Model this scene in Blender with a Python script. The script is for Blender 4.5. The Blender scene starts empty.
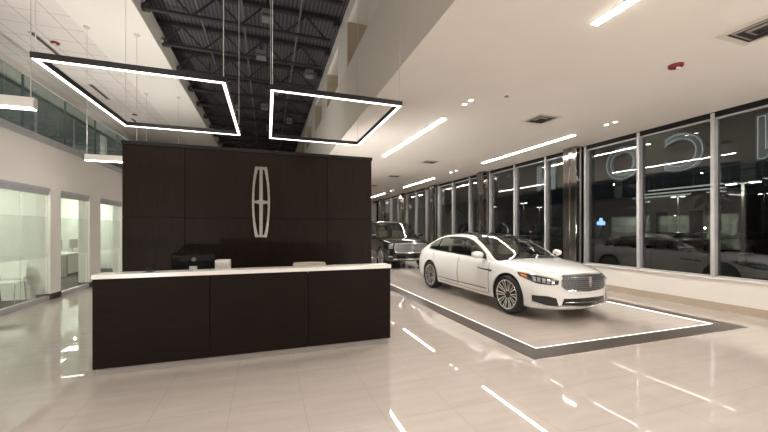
import bpy, bmesh, math, random
from mathutils import Vector, Matrix
from mathutils.bvhtree import BVHTree
random.seed(7)
PI = math.pi
COL = bpy.context.scene.collection

# ------------------------------------------------------------------ materials
def mat(name, color, rough=0.5, metal=0.0, coat=0.0, spec=0.5, emit=None, estr=0.0):
    m = bpy.data.materials.new(name); m.use_nodes = True
    b = m.node_tree.nodes['Principled BSDF']
    b.inputs['Base Color'].default_value = (*color, 1)
    b.inputs['Roughness'].default_value = rough
    b.inputs['Metallic'].default_value = metal
    b.inputs['Coat Weight'].default_value = coat
    b.inputs['Coat Roughness'].default_value = 0.03
    b.inputs['Specular IOR Level'].default_value = spec
    if emit:
        b.inputs['Emission Color'].default_value = (*emit, 1)
        b.inputs['Emission Strength'].default_value = estr
    return m

def noise_mat(name, c1, c2, scale=(1, 1, 1), nscale=5, rough=0.5, detail=4, coat=0.0, metal=0.0, bump=0.0, spec=0.5):
    m = mat(name, c1, rough, metal, coat, spec)
    nt = m.node_tree; b = nt.nodes['Principled BSDF']
    tc = nt.nodes.new('ShaderNodeTexCoord'); mp = nt.nodes.new('ShaderNodeMapping')
    mp.inputs['Scale'].default_value = scale
    nz = nt.nodes.new('ShaderNodeTexNoise'); nz.inputs['Scale'].default_value = nscale; nz.inputs['Detail'].default_value = detail
    rp = nt.nodes.new('ShaderNodeValToRGB')
    rp.color_ramp.elements[0].position = 0.3; rp.color_ramp.elements[1].position = 0.7
    rp.color_ramp.elements[0].color = (*c1, 1); rp.color_ramp.elements[1].color = (*c2, 1)
    L = nt.links.new
    L(tc.outputs['Object'], mp.inputs['Vector']); L(mp.outputs[0], nz.inputs['Vector']); L(nz.outputs[0], rp.inputs[0])
    L(rp.outputs[0], b.inputs['Base Color'])
    if bump:
        bp = nt.nodes.new('ShaderNodeBump'); bp.inputs['Strength'].default_value = bump; bp.inputs['Distance'].default_value = 0.02
        L(nz.outputs[0], bp.inputs['Height']); L(bp.outputs[0], b.inputs['Normal'])
    return m

def tile_mat(name, c1, c2, grout, size, offs, mortar, rough, vein=(1, 6, 1), wob=0.0, spec=0.5):
    m = mat(name, c1, rough, spec=spec)
    nt = m.node_tree; b = nt.nodes['Principled BSDF']; L = nt.links.new
    tc = nt.nodes.new('ShaderNodeTexCoord'); mp = nt.nodes.new('ShaderNodeMapping')
    mp.inputs['Location'].default_value = offs
    br = nt.nodes.new('ShaderNodeTexBrick')
    br.offset = 0.0; br.squash = 1.0
    br.inputs['Scale'].default_value = 1.0
    br.inputs['Mortar Size'].default_value = mortar
    br.inputs['Mortar Smooth'].default_value = 0.3
    br.inputs['Bias'].default_value = 0.0
    br.inputs['Brick Width'].default_value = size; br.inputs['Row Height'].default_value = size
    br.inputs['Mortar'].default_value = (*grout, 1)
    L(tc.outputs['Object'], mp.inputs['Vector']); L(mp.outputs[0], br.inputs['Vector'])
    m2 = nt.nodes.new('ShaderNodeMapping'); m2.inputs['Scale'].default_value = vein
    nz = nt.nodes.new('ShaderNodeTexNoise'); nz.inputs['Scale'].default_value = 1.6; nz.inputs['Detail'].default_value = 6
    L(tc.outputs['Object'], m2.inputs['Vector']); L(m2.outputs[0], nz.inputs['Vector'])
    rp = nt.nodes.new('ShaderNodeValToRGB')
    rp.color_ramp.elements[0].position = 0.3; rp.color_ramp.elements[1].position = 0.7
    rp.color_ramp.elements[0].color = (*c1, 1); rp.color_ramp.elements[1].color = (*c2, 1)
    L(nz.outputs[0], rp.inputs[0])
    L(rp.outputs[0], br.inputs['Color1']); L(rp.outputs[0], br.inputs['Color2'])
    L(br.outputs['Color'], b.inputs['Base Color'])
    if wob:
        n2 = nt.nodes.new('ShaderNodeTexNoise'); n2.inputs['Scale'].default_value = 1.3; n2.inputs['Detail'].default_value = 1
        L(tc.outputs['Object'], n2.inputs['Vector'])
        bp = nt.nodes.new('ShaderNodeBump'); bp.inputs['Strength'].default_value = wob; bp.inputs['Distance'].default_value = 0.02
        L(n2.outputs[0], bp.inputs['Height']); L(bp.outputs[0], b.inputs['Normal'])
    return m

def glass_mat(name, tint, ior=1.5, rough=0.0, gain=1.0, milk=0.0, milkcol=(.8, .85, .8)):
    """thin sheet: transparent body, fresnel reflection, optional milky film"""
    m = bpy.data.materials.new(name); m.use_nodes = True
    nt = m.node_tree; nt.nodes.clear(); L = nt.links.new
    out = nt.nodes.new('ShaderNodeOutputMaterial')
    tr = nt.nodes.new('ShaderNodeBsdfTransparent'); tr.inputs[0].default_value = (*tint, 1)
    gl = nt.nodes.new('ShaderNodeBsdfGlossy'); gl.inputs['Roughness'].default_value = rough
    gl.inputs[0].default_value = (1, 1, 1, 1)
    fr = nt.nodes.new('ShaderNodeFresnel'); fr.inputs[0].default_value = ior
    mu = nt.nodes.new('ShaderNodeMath'); mu.operation = 'MULTIPLY'; mu.inputs[1].default_value = gain; mu.use_clamp = True
    mx = nt.nodes.new('ShaderNodeMixShader')
    L(fr.outputs[0], mu.inputs[0]); L(mu.outputs[0], mx.inputs[0])
    body = tr
    if milk:
        df = nt.nodes.new('ShaderNodeBsdfDiffuse'); df.inputs[0].default_value = (*milkcol, 1)
        tl = nt.nodes.new('ShaderNodeBsdfTranslucent'); tl.inputs[0].default_value = (*milkcol, 1)
        ad = nt.nodes.new('ShaderNodeMixShader'); ad.inputs[0].default_value = 0.5
        L(df.outputs[0], ad.inputs[1]); L(tl.outputs[0], ad.inputs[2])
        m2 = nt.nodes.new('ShaderNodeMixShader'); m2.inputs[0].default_value = milk
        L(tr.outputs[0], m2.inputs[1]); L(ad.outputs[0], m2.inputs[2]); body = m2
    L(body.outputs[0], mx.inputs[1]); L(gl.outputs[0], mx.inputs[2]); L(mx.outputs[0], out.inputs[0])
    return m

def emis(name, color, s):
    m = bpy.data.materials.new(name); m.use_nodes = True
    nt = m.node_tree; nt.nodes.clear()
    e = nt.nodes.new('ShaderNodeEmission'); e.inputs[0].default_value = (*color, 1); e.inputs[1].default_value = s
    o = nt.nodes.new('ShaderNodeOutputMaterial'); nt.links.new(e.outputs[0], o.inputs[0])
    return m

def mesh_grille_mat(name, dark, light, sx, sz):
    m = mat(name, light, 0.4, 0.5)
    nt = m.node_tree; b = nt.nodes['Principled BSDF']; L = nt.links.new
    tc = nt.nodes.new('ShaderNodeTexCoord'); mp = nt.nodes.new('ShaderNodeMapping')
    mp.inputs['Rotation'].default_value = (0, -PI / 2, PI / 2)
    br = nt.nodes.new('ShaderNodeTexBrick'); br.inputs['Scale'].default_value = 1
    br.inputs['Brick Width'].default_value = sx; br.inputs['Row Height'].default_value = sz
    br.inputs['Mortar Size'].default_value = sz * .22; br.inputs['Mortar Smooth'].default_value = .2
    br.inputs['Color1'].default_value = (*dark, 1); br.inputs['Color2'].default_value = (*dark, 1); br.inputs['Mortar'].default_value = (*light, 1)
    sp = nt.nodes.new('ShaderNodeSeparateXYZ'); cb = nt.nodes.new('ShaderNodeCombineXYZ')
    L(tc.outputs['Object'], sp.inputs[0]); L(sp.outputs['Y'], cb.inputs['X']); L(sp.outputs['Z'], cb.inputs['Y'])
    L(cb.outputs[0], br.inputs['Vector']); L(br.outputs['Color'], b.inputs['Base Color'])
    return m

WARM = (1.0, 0.95, 0.89)
M = {}
M['floor'] = tile_mat('polished_tile', (.465, .405, .362), (.51, .45, .402), (.41, .355, .317), 0.6126, (-0.311, -0.19, 0), 0.0035, 0.012, (1, 5, 1), 0.003, spec=1.0)
M['ceil'] = noise_mat('ceiling_paint', (.735, .695, .642), (.755, .715, .662), nscale=2, rough=.9, spec=.1)
M['tileceil'] = tile_mat('acoustic_tile', (.72, .68, .64), (.75, .71, .67), (.40, .37, .35), 0.61, (0.12, -0.05, 0), 0.009, 0.95, spec=.05)
M['wall'] = noise_mat('wall_paint', (.74, .70, .64), (.76, .72, .66), nscale=3, rough=.85, spec=.15)
M['white'] = noise_mat('white_paint', (.79, .765, .715), (.81, .785, .735), nscale=3, rough=.8, spec=.2)
M['jamb'] = noise_mat('jamb_paint', (.47, .40, .30), (.50, .43, .325), nscale=3, rough=.85)  # tan stands in for shade on the camera-facing jambs
M['basetan'] = noise_mat('tan_base', (.44, .37, .295), (.48, .405, .325), nscale=4, rough=.5)
M['roof'] = None
M['steel'] = noise_mat('painted_steel', (.022, .021, .023), (.03, .028, .03), nscale=6, rough=.7)
M['wood'] = noise_mat('dark_veneer', (.0135, .0078, .0057), (.024, .0145, .0107), (14, 14, .7), 3.0, rough=.4, detail=7, spec=.10)
M['woodgap'] = mat('shadow_gap', (.004, .003, .003), .8)
M['deskwood'] = noise_mat('desk_veneer', (.0105, .0064, .0049), (.0165, .0104, .008), (1.2, 14, 22), 3.0, rough=.55, detail=7, spec=.08)
M['quartz'] = noise_mat('white_quartz', (.83, .80, .75), (.86, .83, .78), nscale=30, rough=.25)
M['kick'] = noise_mat('brushed_kick', (.30, .28, .26), (.35, .325, .305), (1, 1, 40), 4, rough=.4, metal=.3)
M['chrome'] = noise_mat('chrome', (.78, .78, .79), (.84, .84, .85), nscale=3, rough=.12, metal=1)
M['satin'] = noise_mat('satin_steel', (.40, .385, .37), (.50, .48, .46), (3, 3, 60), 3, rough=.28, metal=1)
M['colsteel'] = noise_mat('column_steel', (.25, .23, .215), (.36, .335, .315), (10, 10, .8), 2, rough=.12, metal=1)
M['alu'] = noise_mat('anodised_mullion', (.50, .49, .50), (.56, .55, .56), nscale=5, rough=.45, metal=.35)
M['darkalu'] = noise_mat('dark_head', (.008, .007, .0065), (.011, .01, .0095), nscale=4, rough=.6, spec=.2)
M['inlay'] = noise_mat('dark_plank', (.035, .025, .020), (.066, .049, .040), (1.5, 1.5, 1), 7, rough=.3, detail=6)
M['inlaydark'] = noise_mat('dark_gloss_plank', (.016, .013, .011), (.03, .024, .02), (1.5, 1.5, 1), 7, rough=.06, detail=6)
M['black'] = noise_mat('black_frame', (.012, .012, .012), (.018, .018, .018), nscale=8, rough=.4)
M['rubber'] = noise_mat('tyre_rubber', (.012, .012, .012), (.02, .02, .02), nscale=30, rough=.75)
M['led'] = emis('led_white', (1, .955, .89), 3.2)
M['strip'] = emis('strip_white', (1, .955, .895), 48)
M['bar'] = emis('bar_white', (1, .955, .89), 7)
M['bar_office'] = emis('office_panel', (.95, 1, .95), 7)
M['lamp_dim'] = emis('dim_edge', (1, .97, .88), .35)
M['flooorled'] = emis('floor_led', (1, .90, .78), 2.6)
M['lamp'] = emis('lamp_head', (1, .97, .9), 9)
M['downlight'] = emis('downlight', (1, .94, .84), 26)
M['red'] = noise_mat('strobe_red', (.17, .010, .010), (.21, .014, .013), nscale=9, rough=.35)
M['lens'] = mat('clear_lens', (.7, .7, .7), .1)
M['vent'] = noise_mat('vent_white', (.62, .57, .50), (.66, .61, .54), nscale=4, rough=.6)
M['ventdark'] = noise_mat('vent_dark', (.02, .02, .02), (.035, .03, .03), nscale=4, rough=.8)
M['ventmid'] = noise_mat('vent_mid', (.25, .23, .20), (.3, .27, .24), nscale=4, rough=.6)
M['cable'] = mat('steel_cable', (.62, .59, .56), .5, .2)
M['winglass'] = glass_mat('window_glass', (.46, .52, .49), 1.55, gain=1.8)
M['offglass'] = glass_mat('office_glass', (.93, .97, .94), 1.45, gain=.3)
M['film'] = glass_mat('frosted_film', (.93, .96, .93), 1.2, gain=.3, milk=.15, milkcol=(.92, .95, .90))
M['railglass'] = glass_mat('guard_glass', (.60, .70, .66), 1.45, gain=.14, milk=.25, milkcol=(.34, .42, .39))
M['offwall'] = noise_mat('office_paint', (.78, .80, .72), (.81, .83, .75), nscale=2, rough=.9, spec=.1)
M['carpet'] = noise_mat('carpet', (.012, .0115, .011), (.022, .021, .02), nscale=40, rough=.95)
M['pier'] = noise_mat('pier_paint', (.76, .725, .67), (.78, .745, .69), nscale=3, rough=.8)
M['darkbase'] = noise_mat('dark_base', (.028, .018, .014), (.04, .026, .02), nscale=8, rough=.5)
M['postgrey'] = mat('glass_edge', (.06, .075, .07), .5)
M['upglass'] = noise_mat('dim_upper_window', (.045, .056, .054), (.12, .135, .13), (1, .5, .25), 1.2, rough=.35)
M['mezzglass'] = glass_mat('upper_window', (.25, .3, .3), 1.5)
M['plastic'] = noise_mat('black_plastic', (.008, .0085, .009), (.012, .0125, .013), nscale=8, rough=.5, spec=.15)
M['logo'] = mat('logo_grey', (.11, .11, .11), .4)
M['paper'] = noise_mat('paper', (.80, .78, .74), (.84, .82, .78), nscale=8, rough=.8)
M['cream'] = noise_mat('cream_box', (.68, .61, .49), (.72, .65, .53), nscale=8, rough=.6)
M['asphalt'] = noise_mat('asphalt', (.02, .02, .02), (.035, .035, .034), nscale=6, rough=.85)
M['grass'] = noise_mat('lawn', (.012, .022, .006), (.03, .05, .013), nscale=18, rough=.95)
M['frond'] = noise_mat('frond', (.03, .05, .02), (.055, .08, .03), nscale=8, rough=.7)
M['trunk'] = noise_mat('trunk', (.05, .038, .028), (.09, .07, .05), (1, 1, 6), 5, rough=.9)
M['band'] = noise_mat('canopy_metal', (.075, .08, .067), (.09, .095, .08), nscale=2, rough=.6)
M['sign'] = noise_mat('sign_back', (.42, .43, .41), (.48, .49, .47), nscale=3, rough=.55)
M['halo'] = emis('halo', (.7, .82, 1), .35)
M['pole'] = mat('pole_grey', (.5, .5, .48), .5, .3)
M['facade'] = noise_mat('far_facade', (.20, .19, .15), (.25, .235, .19), nscale=1, rough=.8)
M['bluelamp'] = emis('blue_sign', (.25, .4, 1), 2.2)
M['fixture'] = noise_mat('fixture_grey', (.13, .125, .125), (.17, .165, .165), nscale=6, rough=.6)

def roof_mat():
    m = mat('corrugated_deck', (.06, .055, .058), .6)
    nt = m.node_tree; b = nt.nodes['Principled BSDF']; L = nt.links.new
    tc = nt.nodes.new('ShaderNodeTexCoord'); w = nt.nodes.new('ShaderNodeTexWave')
    w.wave_type = 'BANDS'; w.bands_direction = 'X'; w.inputs['Scale'].default_value = 3.2; w.inputs['Distortion'].default_value = 0
    rp = nt.nodes.new('ShaderNodeValToRGB')
    rp.color_ramp.elements[0].color = (.028, .025, .029, 1); rp.color_ramp.elements[1].color = (.082, .075, .084, 1)
    rp.color_ramp.elements[0].position = .35; rp.color_ramp.elements[1].position = .6
    L(tc.outputs['Object'], w.inputs['Vector']); L(w.outputs['Color'], rp.inputs[0]); L(rp.outputs[0], b.inputs['Base Color'])
    return m
M['roof'] = roof_mat()

# ------------------------------------------------------------------ mesh building
def thing(name, label=None, cat=None, loc=(0, 0, 0), rz=0, group=None, kind=None):
    o = bpy.data.objects.new(name, None); COL.objects.link(o)
    o.location = loc; o.rotation_euler = (0, 0, rz); o.empty_display_size = .1
    return tag(o, label, cat, group, kind)

def tag(o, label=None, cat=None, group=None, kind=None):
    if label: o['label'] = label
    if cat: o['category'] = cat
    if group: o['group'] = group
    if kind: o['kind'] = kind
    return o

class MB:
    def __init__(s): s.v = []; s.f = []
    def add(s, vs, fs):
        b = len(s.v); s.v += [tuple(p) for p in vs]; s.f += [tuple(b + i for i in f) for f in fs]; return s
    def box(s, x0, x1, y0, y1, z0, z1):
        x0, x1 = min(x0, x1), max(x0, x1); y0, y1 = min(y0, y1), max(y0, y1); z0, z1 = min(z0, z1), max(z0, z1)
        return s.add([(x0, y0, z0), (x1, y0, z0), (x1, y1, z0), (x0, y1, z0), (x0, y0, z1), (x1, y0, z1), (x1, y1, z1), (x0, y1, z1)],
                     [(0, 3, 2, 1), (4, 5, 6, 7), (0, 1, 5, 4), (1, 2, 6, 5), (2, 3, 7, 6), (3, 0, 4, 7)])
    def quad(s, a, b, c, d): return s.add([a, b, c, d], [(0, 1, 2, 3)])
    def beam(s, p0, p1, w, h):
        """box section bar between two points"""
        p0, p1 = Vector(p0), Vector(p1); d = (p1 - p0).normalized()
        up = Vector((0, 0, 1)) if abs(d.z) < .95 else Vector((0, 1, 0))
        a = d.cross(up).normalized(); b = a.cross(d).normalized()
        vs = []
        for p in (p0, p1):
            for i, j in ((-1, -1), (1, -1), (1, 1), (-1, 1)): vs.append(p + a * (i * w / 2) + b * (j * h / 2))
        return s.add(vs, [(0, 1, 2, 3), (7, 6, 5, 4), (0, 4, 5, 1), (1, 5, 6, 2), (2, 6, 7, 3), (3, 7, 4, 0)])
    def tube(s, pts, r, n=8, closed=False, cap=True):
        pts = [Vector(p) for p in pts]; N = len(pts); rings = []
        rr = r if isinstance(r, (list, tuple)) else [r] * N
        prev = None
        for i, p in enumerate(pts):
            if closed: d = pts[(i + 1) % N] - pts[i - 1]
            else: d = pts[min(i + 1, N - 1)] - pts[max(i - 1, 0)]
            d.normalize()
            if prev is None:
                up = Vector((0, 0, 1)) if abs(d.z) < .9 else Vector((0, 1, 0))
                a = d.cross(up).normalized()
            else:
                a = (prev - d * prev.dot(d)).normalized()
            prev = a; b = d.cross(a)
            rings.append([p + (a * math.cos(2 * PI * k / n) + b * math.sin(2 * PI * k / n)) * rr[i] for k in range(n)])
        vs = [q for R in rings for q in R]; fs = []
        for i in range(N if closed else N - 1):
            j = (i + 1) % N
            for k in range(n): fs.append((i * n + k, i * n + (k + 1) % n, j * n + (k + 1) % n, j * n + k))
        if cap and not closed:
            fs.append(tuple(range(n - 1, -1, -1))); fs.append(tuple((N - 1) * n + k for k in range(n)))
        return s.add(vs, fs)
    def lathe(s, prof, origin=(0, 0, 0), axis='z', n=32, a0=0, a1=2 * PI):
        """prof: (radius, height along the axis)"""
        full = abs(a1 - a0 - 2 * PI) < 1e-6; K = n if full else n + 1; vs = []; fs = []
        for (r, h) in prof:
            for k in range(K):
                t = a0 + (a1 - a0) * k / n; c, q = r * math.cos(t), r * math.sin(t)
                p = (c, q, h) if axis == 'z' else ((c, h, q) if axis == 'y' else (h, c, q))
                vs.append((p[0] + origin[0], p[1] + origin[1], p[2] + origin[2]))
        for i in range(len(prof) - 1):
            for k in range(n):
                k2 = (k + 1) % K
                f = (i * K + k, i * K + k2, (i + 1) * K + k2, (i + 1) * K + k)
                fs.append(f if axis != 'y' else f[::-1])
        return s.add(vs, fs)
    def grid(s, rows, flip=False):
        n = len(rows[0]); vs = [p for r in rows for p in r]; fs = []
        for i in range(len(rows) - 1):
            for j in range(n - 1):
                f = (i * n + j, i * n + j + 1, (i + 1) * n + j + 1, (i + 1) * n + j)
                fs.append(f[::-1] if flip else f)
        return s.add(vs, fs)
    def prism(s, poly, h0, h1, plane='xz'):
        """poly 2D extruded between h0 and h1 along the remaining axis"""
        def P(a, b, h): return {'xz': (a, h, b), 'xy': (a, b, h), 'yz': (h, a, b)}[plane]
        n = len(poly); vs = [P(a, b, h0) for a, b in poly] + [P(a, b, h1) for a, b in poly]
        fs = [tuple(range(n)), tuple(range(2 * n - 1, n - 1, -1))]
        for i in range(n): j = (i + 1) % n; fs.append((i, n + i, n + j, j))
        return s.add(vs, fs)
    def build(s, name, m, parent=None, world=True, smooth=None, bevel=0.0, weld=False):
        me = bpy.data.meshes.new(name)
        off = Vector((0, 0, 0))
        if parent is not None and world:
            q = parent
            while q is not None: off += Vector(q.location); q = q.parent
        bm = bmesh.new()
        vs = [bm.verts.new(Vector(p) - off) for p in s.v]
        for f in s.f:
            u = []
            for i in f:
                if vs[i] not in u: u.append(vs[i])
            if len(u) >= 3:
                try: bm.faces.new(u)
                except ValueError: pass
        if weld or bevel or smooth: bmesh.ops.remove_doubles(bm, verts=bm.verts, dist=1e-5)
        bmesh.ops.recalc_face_normals(bm, faces=bm.faces) if (bevel or weld) else None
        if bevel:
            es = [e for e in bm.edges if len(e.link_faces) == 2 and e.calc_face_angle(0) > .6]
            bmesh.ops.bevel(bm, geom=es, offset=bevel, segments=2, affect='EDGES', profile=.6, clamp_overlap=True)
        if smooth:
            for f in bm.faces: f.smooth = True
            for e in bm.edges:
                if len(e.link_faces) == 2 and e.calc_face_angle(0) > smooth: e.smooth = False
        bm.to_mesh(me); bm.free()
        o = bpy.data.objects.new(name, me); COL.objects.link(o)
        if m: me.materials.append(m)
        if parent is not None: o.parent = parent
        return o

def dup(root, loc=None, rz=None, label=None, group=None):
    r = root.copy(); COL.objects.link(r)
    if loc is not None: r.location = loc
    if rz is not None: r.rotation_euler = (0, 0, rz)
    if label: r['label'] = label
    if group: r['group'] = group
    for ch in list(root.children):
        c = ch.copy(); COL.objects.link(c); c.parent = r
        for g in list(ch.children):
            d = g.copy(); COL.objects.link(d); d.parent = c
    return r

def struct(name, mb, m, parent=None, **k):
    o = mb.build(name, m, parent, **k)
    if parent is None: o['kind'] = 'structure'
    return o

ORD = ['first', 'second', 'third', 'fourth', 'fifth', 'sixth', 'seventh', 'eighth', 'ninth', 'tenth', 'eleventh', 'twelfth', 'thirteenth', 'fourteenth', 'fifteenth', 'sixteenth']

# ------------------------------------------------------------------ the room
XW = 8.26        # window wall
XL = -4.55       # office front wall
ZC = 3.85        # low ceiling
ZT = 6.16        # tile ceiling over the upper floor edge
AX0, AX1 = -2.57, 1.78   # atrium well
ZR = 7.0         # roof deck
Y0, Y1 = -5.0, 27.0

struct('floor', MB().quad((XL - 4.2, Y0, 0), (XW + .2, Y0, 0), (XW + .2, Y1, 0), (XL - 4.2, Y1, 0)), M['floor'])
struct('ceiling_right', MB().box(AX1 + .12, XW + .25, Y0, Y1, ZC, ZC + .3), M['ceil'])
struct('ceiling_left', MB().box(-6.7, -4.02, Y0, Y1, ZT, ZT + .2), M['tileceil'])
struct('ceiling_border', MB().box(-4.02, AX0 - .12, Y0, Y1, ZT, ZT + .2), M['white'])
struct('ceiling_roof', MB().quad((-7, Y0, ZR), (AX1 + .6, Y0, ZR), (AX1 + .6, Y1, ZR), (-7, Y1, ZR)), M['roof'])
struct('wall_fascia_left', MB().box(AX0 - .12, AX0, Y0, Y1, ZT, 6.68), M['white'])
# right atrium wall with niches
w = MB(); NZ0, NZ1 = 5.36, 6.56
w.box(AX1, AX1 + .12, Y0, Y1, ZC, NZ0)
struct('wall_fascia_right', w, M['wall'])
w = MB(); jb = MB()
w.box(AX1 + .05, AX1 + .14, Y0, Y1, NZ1, 6.92)
y = 8.36 - 3 * 5
while y < Y1:
    w.box(AX1 + .05, AX1 + .75, y, y + 1.15, NZ0, NZ1)
    jb.box(AX1 + .052, AX1 + .75, y - .012, y, NZ0, NZ1)  # thin slab carrying the jamb's shade as colour
    y += 2.95
struct('wall_clerestory', w, M['white'])
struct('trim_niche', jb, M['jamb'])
struct('wall_niche', MB().box(AX1 + .7, AX1 + .8, Y0, Y1, NZ0 - .1, 6.95).box(AX1 + .1, AX1 + .75, Y0, Y1, NZ0 - .1, NZ0).box(AX1 + .1, AX1 + .75, Y0, Y1, NZ1 + .005, NZ1 + .1), M['wall'])
struct('wall_front', MB().box(XL - 4.2, XW + .3, Y0 - .2, Y0, 0, ZR), M['wall'])
struct('wall_back', MB().box(-8.8, XW + .3, Y1, Y1 + .2, 0, ZR), M['wall'])

# window wall: sill wall, base, head, bays
struct('wall_right', MB().box(XW, XW + .2, Y0, Y1, 0, .60), M['white'])
struct('baseboard_right', MB().box(XW - .02, XW + .05, Y0, Y1, 0, .15), M['basetan'])
struct('trim_sill', MB().box(XW - .03, XW + .2, Y0, Y1, .60, .625), M['white'], bevel=.004)
struct('trim_head', MB().box(XW - .01, XW + .18, Y0, Y1, 3.74, ZC), M['darkalu'])
pitch = 1.42
bays = [4.27 + pitch * k for k in range(-3, 15)]
for i in range(len(bays) - 1):
    a, b = bays[i], bays[i + 1]
    root = thing('window_%d' % (i + 1), loc=(XW, (a + b) / 2, .62), kind='structure')
    MB().quad((XW + .08, a, .62), (XW + .08, a, 3.74), (XW + .08, b, 3.74), (XW + .08, b, .62)).build('glass_pane', M['winglass'], root)
    MB().box(XW - .03, XW + .14, a - .032, a + .032, .62, ZC - .02).build('mullion', M['alu'], root, bevel=.004)
    MB().box(XW + .01, XW + .13, a + .03, b - .03, .62, .66).box(XW + .01, XW + .13, a + .03, b - .03, 3.715, 3.745).build('frame', M['alu'], root)
for i, yc in enumerate([7.40, 11.66, 15.98, 20.25, 24.5]):
    c = MB().box(XW - .26, XW + .16, yc - .22, yc + .22, 0, ZC)
    c.box(XW - .275, XW - .26, yc - .02, yc + .02, .15, ZC)
    struct('trim_%d' % (i + 1), c, M['colsteel'], bevel=.006)

# office front wall (left): piers, header, openings
openings = [(2.2, 5.7), (6.0, 9.60), (10.0, 11.38), (12.02, 13.55), (14.0, 16.4), (17, 19.5), (20, 23)]
ZH = 2.47
w = MB().box(XL - .25, XL, Y0, Y1, ZH, 3.42)
prev = Y0
for a, b in openings:
    w.box(XL - .25, XL, prev, a, 0, ZH); prev = b
w.box(XL - .25, XL, prev, Y1, 0, ZH)
struct('wall_left', w, M['pier'])
bb = MB(); prev = Y0
for a, b in openings:
    bb.box(XL - .26, XL + .012, prev - .005, a + .005, 0, .13); prev = b
bb.box(XL - .26, XL + .012, prev, Y1, 0, .13)
struct('baseboard_left', bb, M['darkbase'])
struct('trim_slab', MB().box(XL - .25, XL + .03, Y0, Y1, 3.42, 3.56).box(XL - 2.2, XL - .2, Y0, Y1, 3.42, 3.5), M['alu'])
for i, (a, b) in enumerate(openings):
    root = thing('window_%d' % (30 + i), loc=(XL, (a + b) / 2, 0), kind='structure')
    h = MB().box(XL - .16, XL + .006, a, b, ZH - .06, ZH).box(XL - .14, XL - .012, a, b, ZH - .12, ZH - .06).box(XL - .12, XL - .03, a, b, ZH - .15, ZH - .12)
    h.build('head_track', M['alu'], root)
    MB().box(XL - .09, XL - .01, a, b, 0, .10).build('sill_rail', M['alu'], root)
    n = max(1, round((b - a) / 1.0)); st = (b - a) / n
    for k in range(n):
        p0, p1 = a + st * k + .004, a + st * (k + 1) - .004
        MB().quad((XL - .045, p0, .1), (XL - .045, p0, ZH - .15), (XL - .045, p1, ZH - .15), (XL - .045, p1, .1)).build('glass_pane', M['offglass'], root)
        MB().box(XL - .049, XL - .041, p1 - .004, p1 + .008, .1, ZH - .15).build('glass_joint', M['film'], root)
    MB().quad((XL - .04, a, .95), (XL - .04, a, 1.84), (XL - .04, b, 1.84), (XL - .04, b, .95)).build('frosted_film', M['film'], root)

# offices behind
OX = XL - 3.9
struct('wall_office_back', MB().box(OX - .1, OX, Y0, Y1, 0, 2.75), M['offwall'])
struct('ceiling_office', MB().box(OX, XL - .2, Y0, Y1, 2.75, 2.85), M['offwall'])
struct('floor_office', MB().box(OX, XL - .14, Y0, Y1, 0, .012), M['carpet'])
struct('wall_office_divider', MB().box(OX, XL - .15, 9.72, 9.88, 0, 2.75).box(OX, XL - .15, 16.5, 16.7, 0, 2.75).box(OX, XL - .15, 5.75, 5.9, 0, 2.75), M['offwall'])

# upper floor: guard rail, windows behind
struct('wall_upper', MB().box(-6.62, -6.5, Y0, Y1, 3.4, ZT), M['wall'])
up = MB(); yy = 4.0
k = 0
while yy < 24:
    root = thing('window_%d' % (50 + k), loc=(-6.5, yy, 3.5), kind='structure')
    MB().box(-6.5, -6.47, yy, yy + 2.05, 3.55, 5.55).build('glass_pane', M['upglass'], root)
    MB().box(-6.49, -6.44, yy - .03, yy + .03, 3.55, 5.6).box(-6.49, -6.44, yy, yy + 2.1, 5.55, 5.6).build('frame', M['alu'], root)
    yy += 2.1; k += 1
    if k % 3 == 0: yy += .5
gr = thing('glass_guardrail', 'long tinted glass balustrade along the upper floor edge over the offices', 'railing', (XL, 12, 3.55))
yy = 1.2
while yy < 24:
    MB().quad((XL - .04, yy + .012, 3.52), (XL - .04, yy + .012, 4.66), (XL - .04, yy + 1.5, 4.66), (XL - .04, yy + 1.5, 3.52)).build('glass_panel', M['railglass'], gr)
    MB().box(XL - .06, XL - .02, yy - .007, yy + .007, 3.5, 4.64).build('post', M['postgrey'], gr)
    yy += 1.512
MB().box(XL - .12, XL - .07, 1.2, 24, 4.38, 4.43).build('handrail', M['darkalu'], gr, bevel=.008)
MB().box(XL - .055, XL - .025, 1.2, 24, 4.655, 4.67).build('top_edge', M['alu'], gr)

# ------------------------------------------------------------------ roof joists
JY = [8.75 - 1.53 * 3 + 1.53 * k for k in range(15)]
def joist():
    r = thing('roof_joist', '', 'joist', (0, JY[0], 6.6))
    yj = JY[0]
    MB().box(-6.5, AX1 - .0, yj - .055, yj + .055, 6.88, 6.96).build('top_chord', M['steel'], r)
    MB().box(AX0 - .1, AX1 - .25, yj - .04, yj + .04, 6.36, 6.42).build('bottom_chord', M['steel'], r)
    xs = [AX0 - .05 + i * (AX1 - .3 - AX0) / 8 for i in range(9)]
    for i in range(8):
        z0, z1 = (6.39, 6.9) if i % 2 == 0 else (6.9, 6.39)
        MB().beam((xs[i], yj, z0), (xs[i + 1], yj, z1), .035, .035).build('web_bar', M['steel'], r)
    MB().box(AX0 - .02, AX0 + .14, yj - .07, yj + .07, 6.34, 6.44).build('bearing_seat', M['steel'], r)
    MB().box(AX1 - .16, AX1 - .01, yj - .07, yj + .07, 6.76, 6.9).build('bearing_seat', M['steel'], r)
    return r
j0 = joist()
for i, yj in enumerate(JY):
    lab = 'dark open-web steel joist under the roof deck, %s from the front' % ORD[i]
    if i == 0: j0['label'] = lab; j0['group'] = 'steel joists under the roof deck'
    else: dup(j0, (0, yj, 6.6), 0, lab, 'steel joists under the roof deck')
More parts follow.
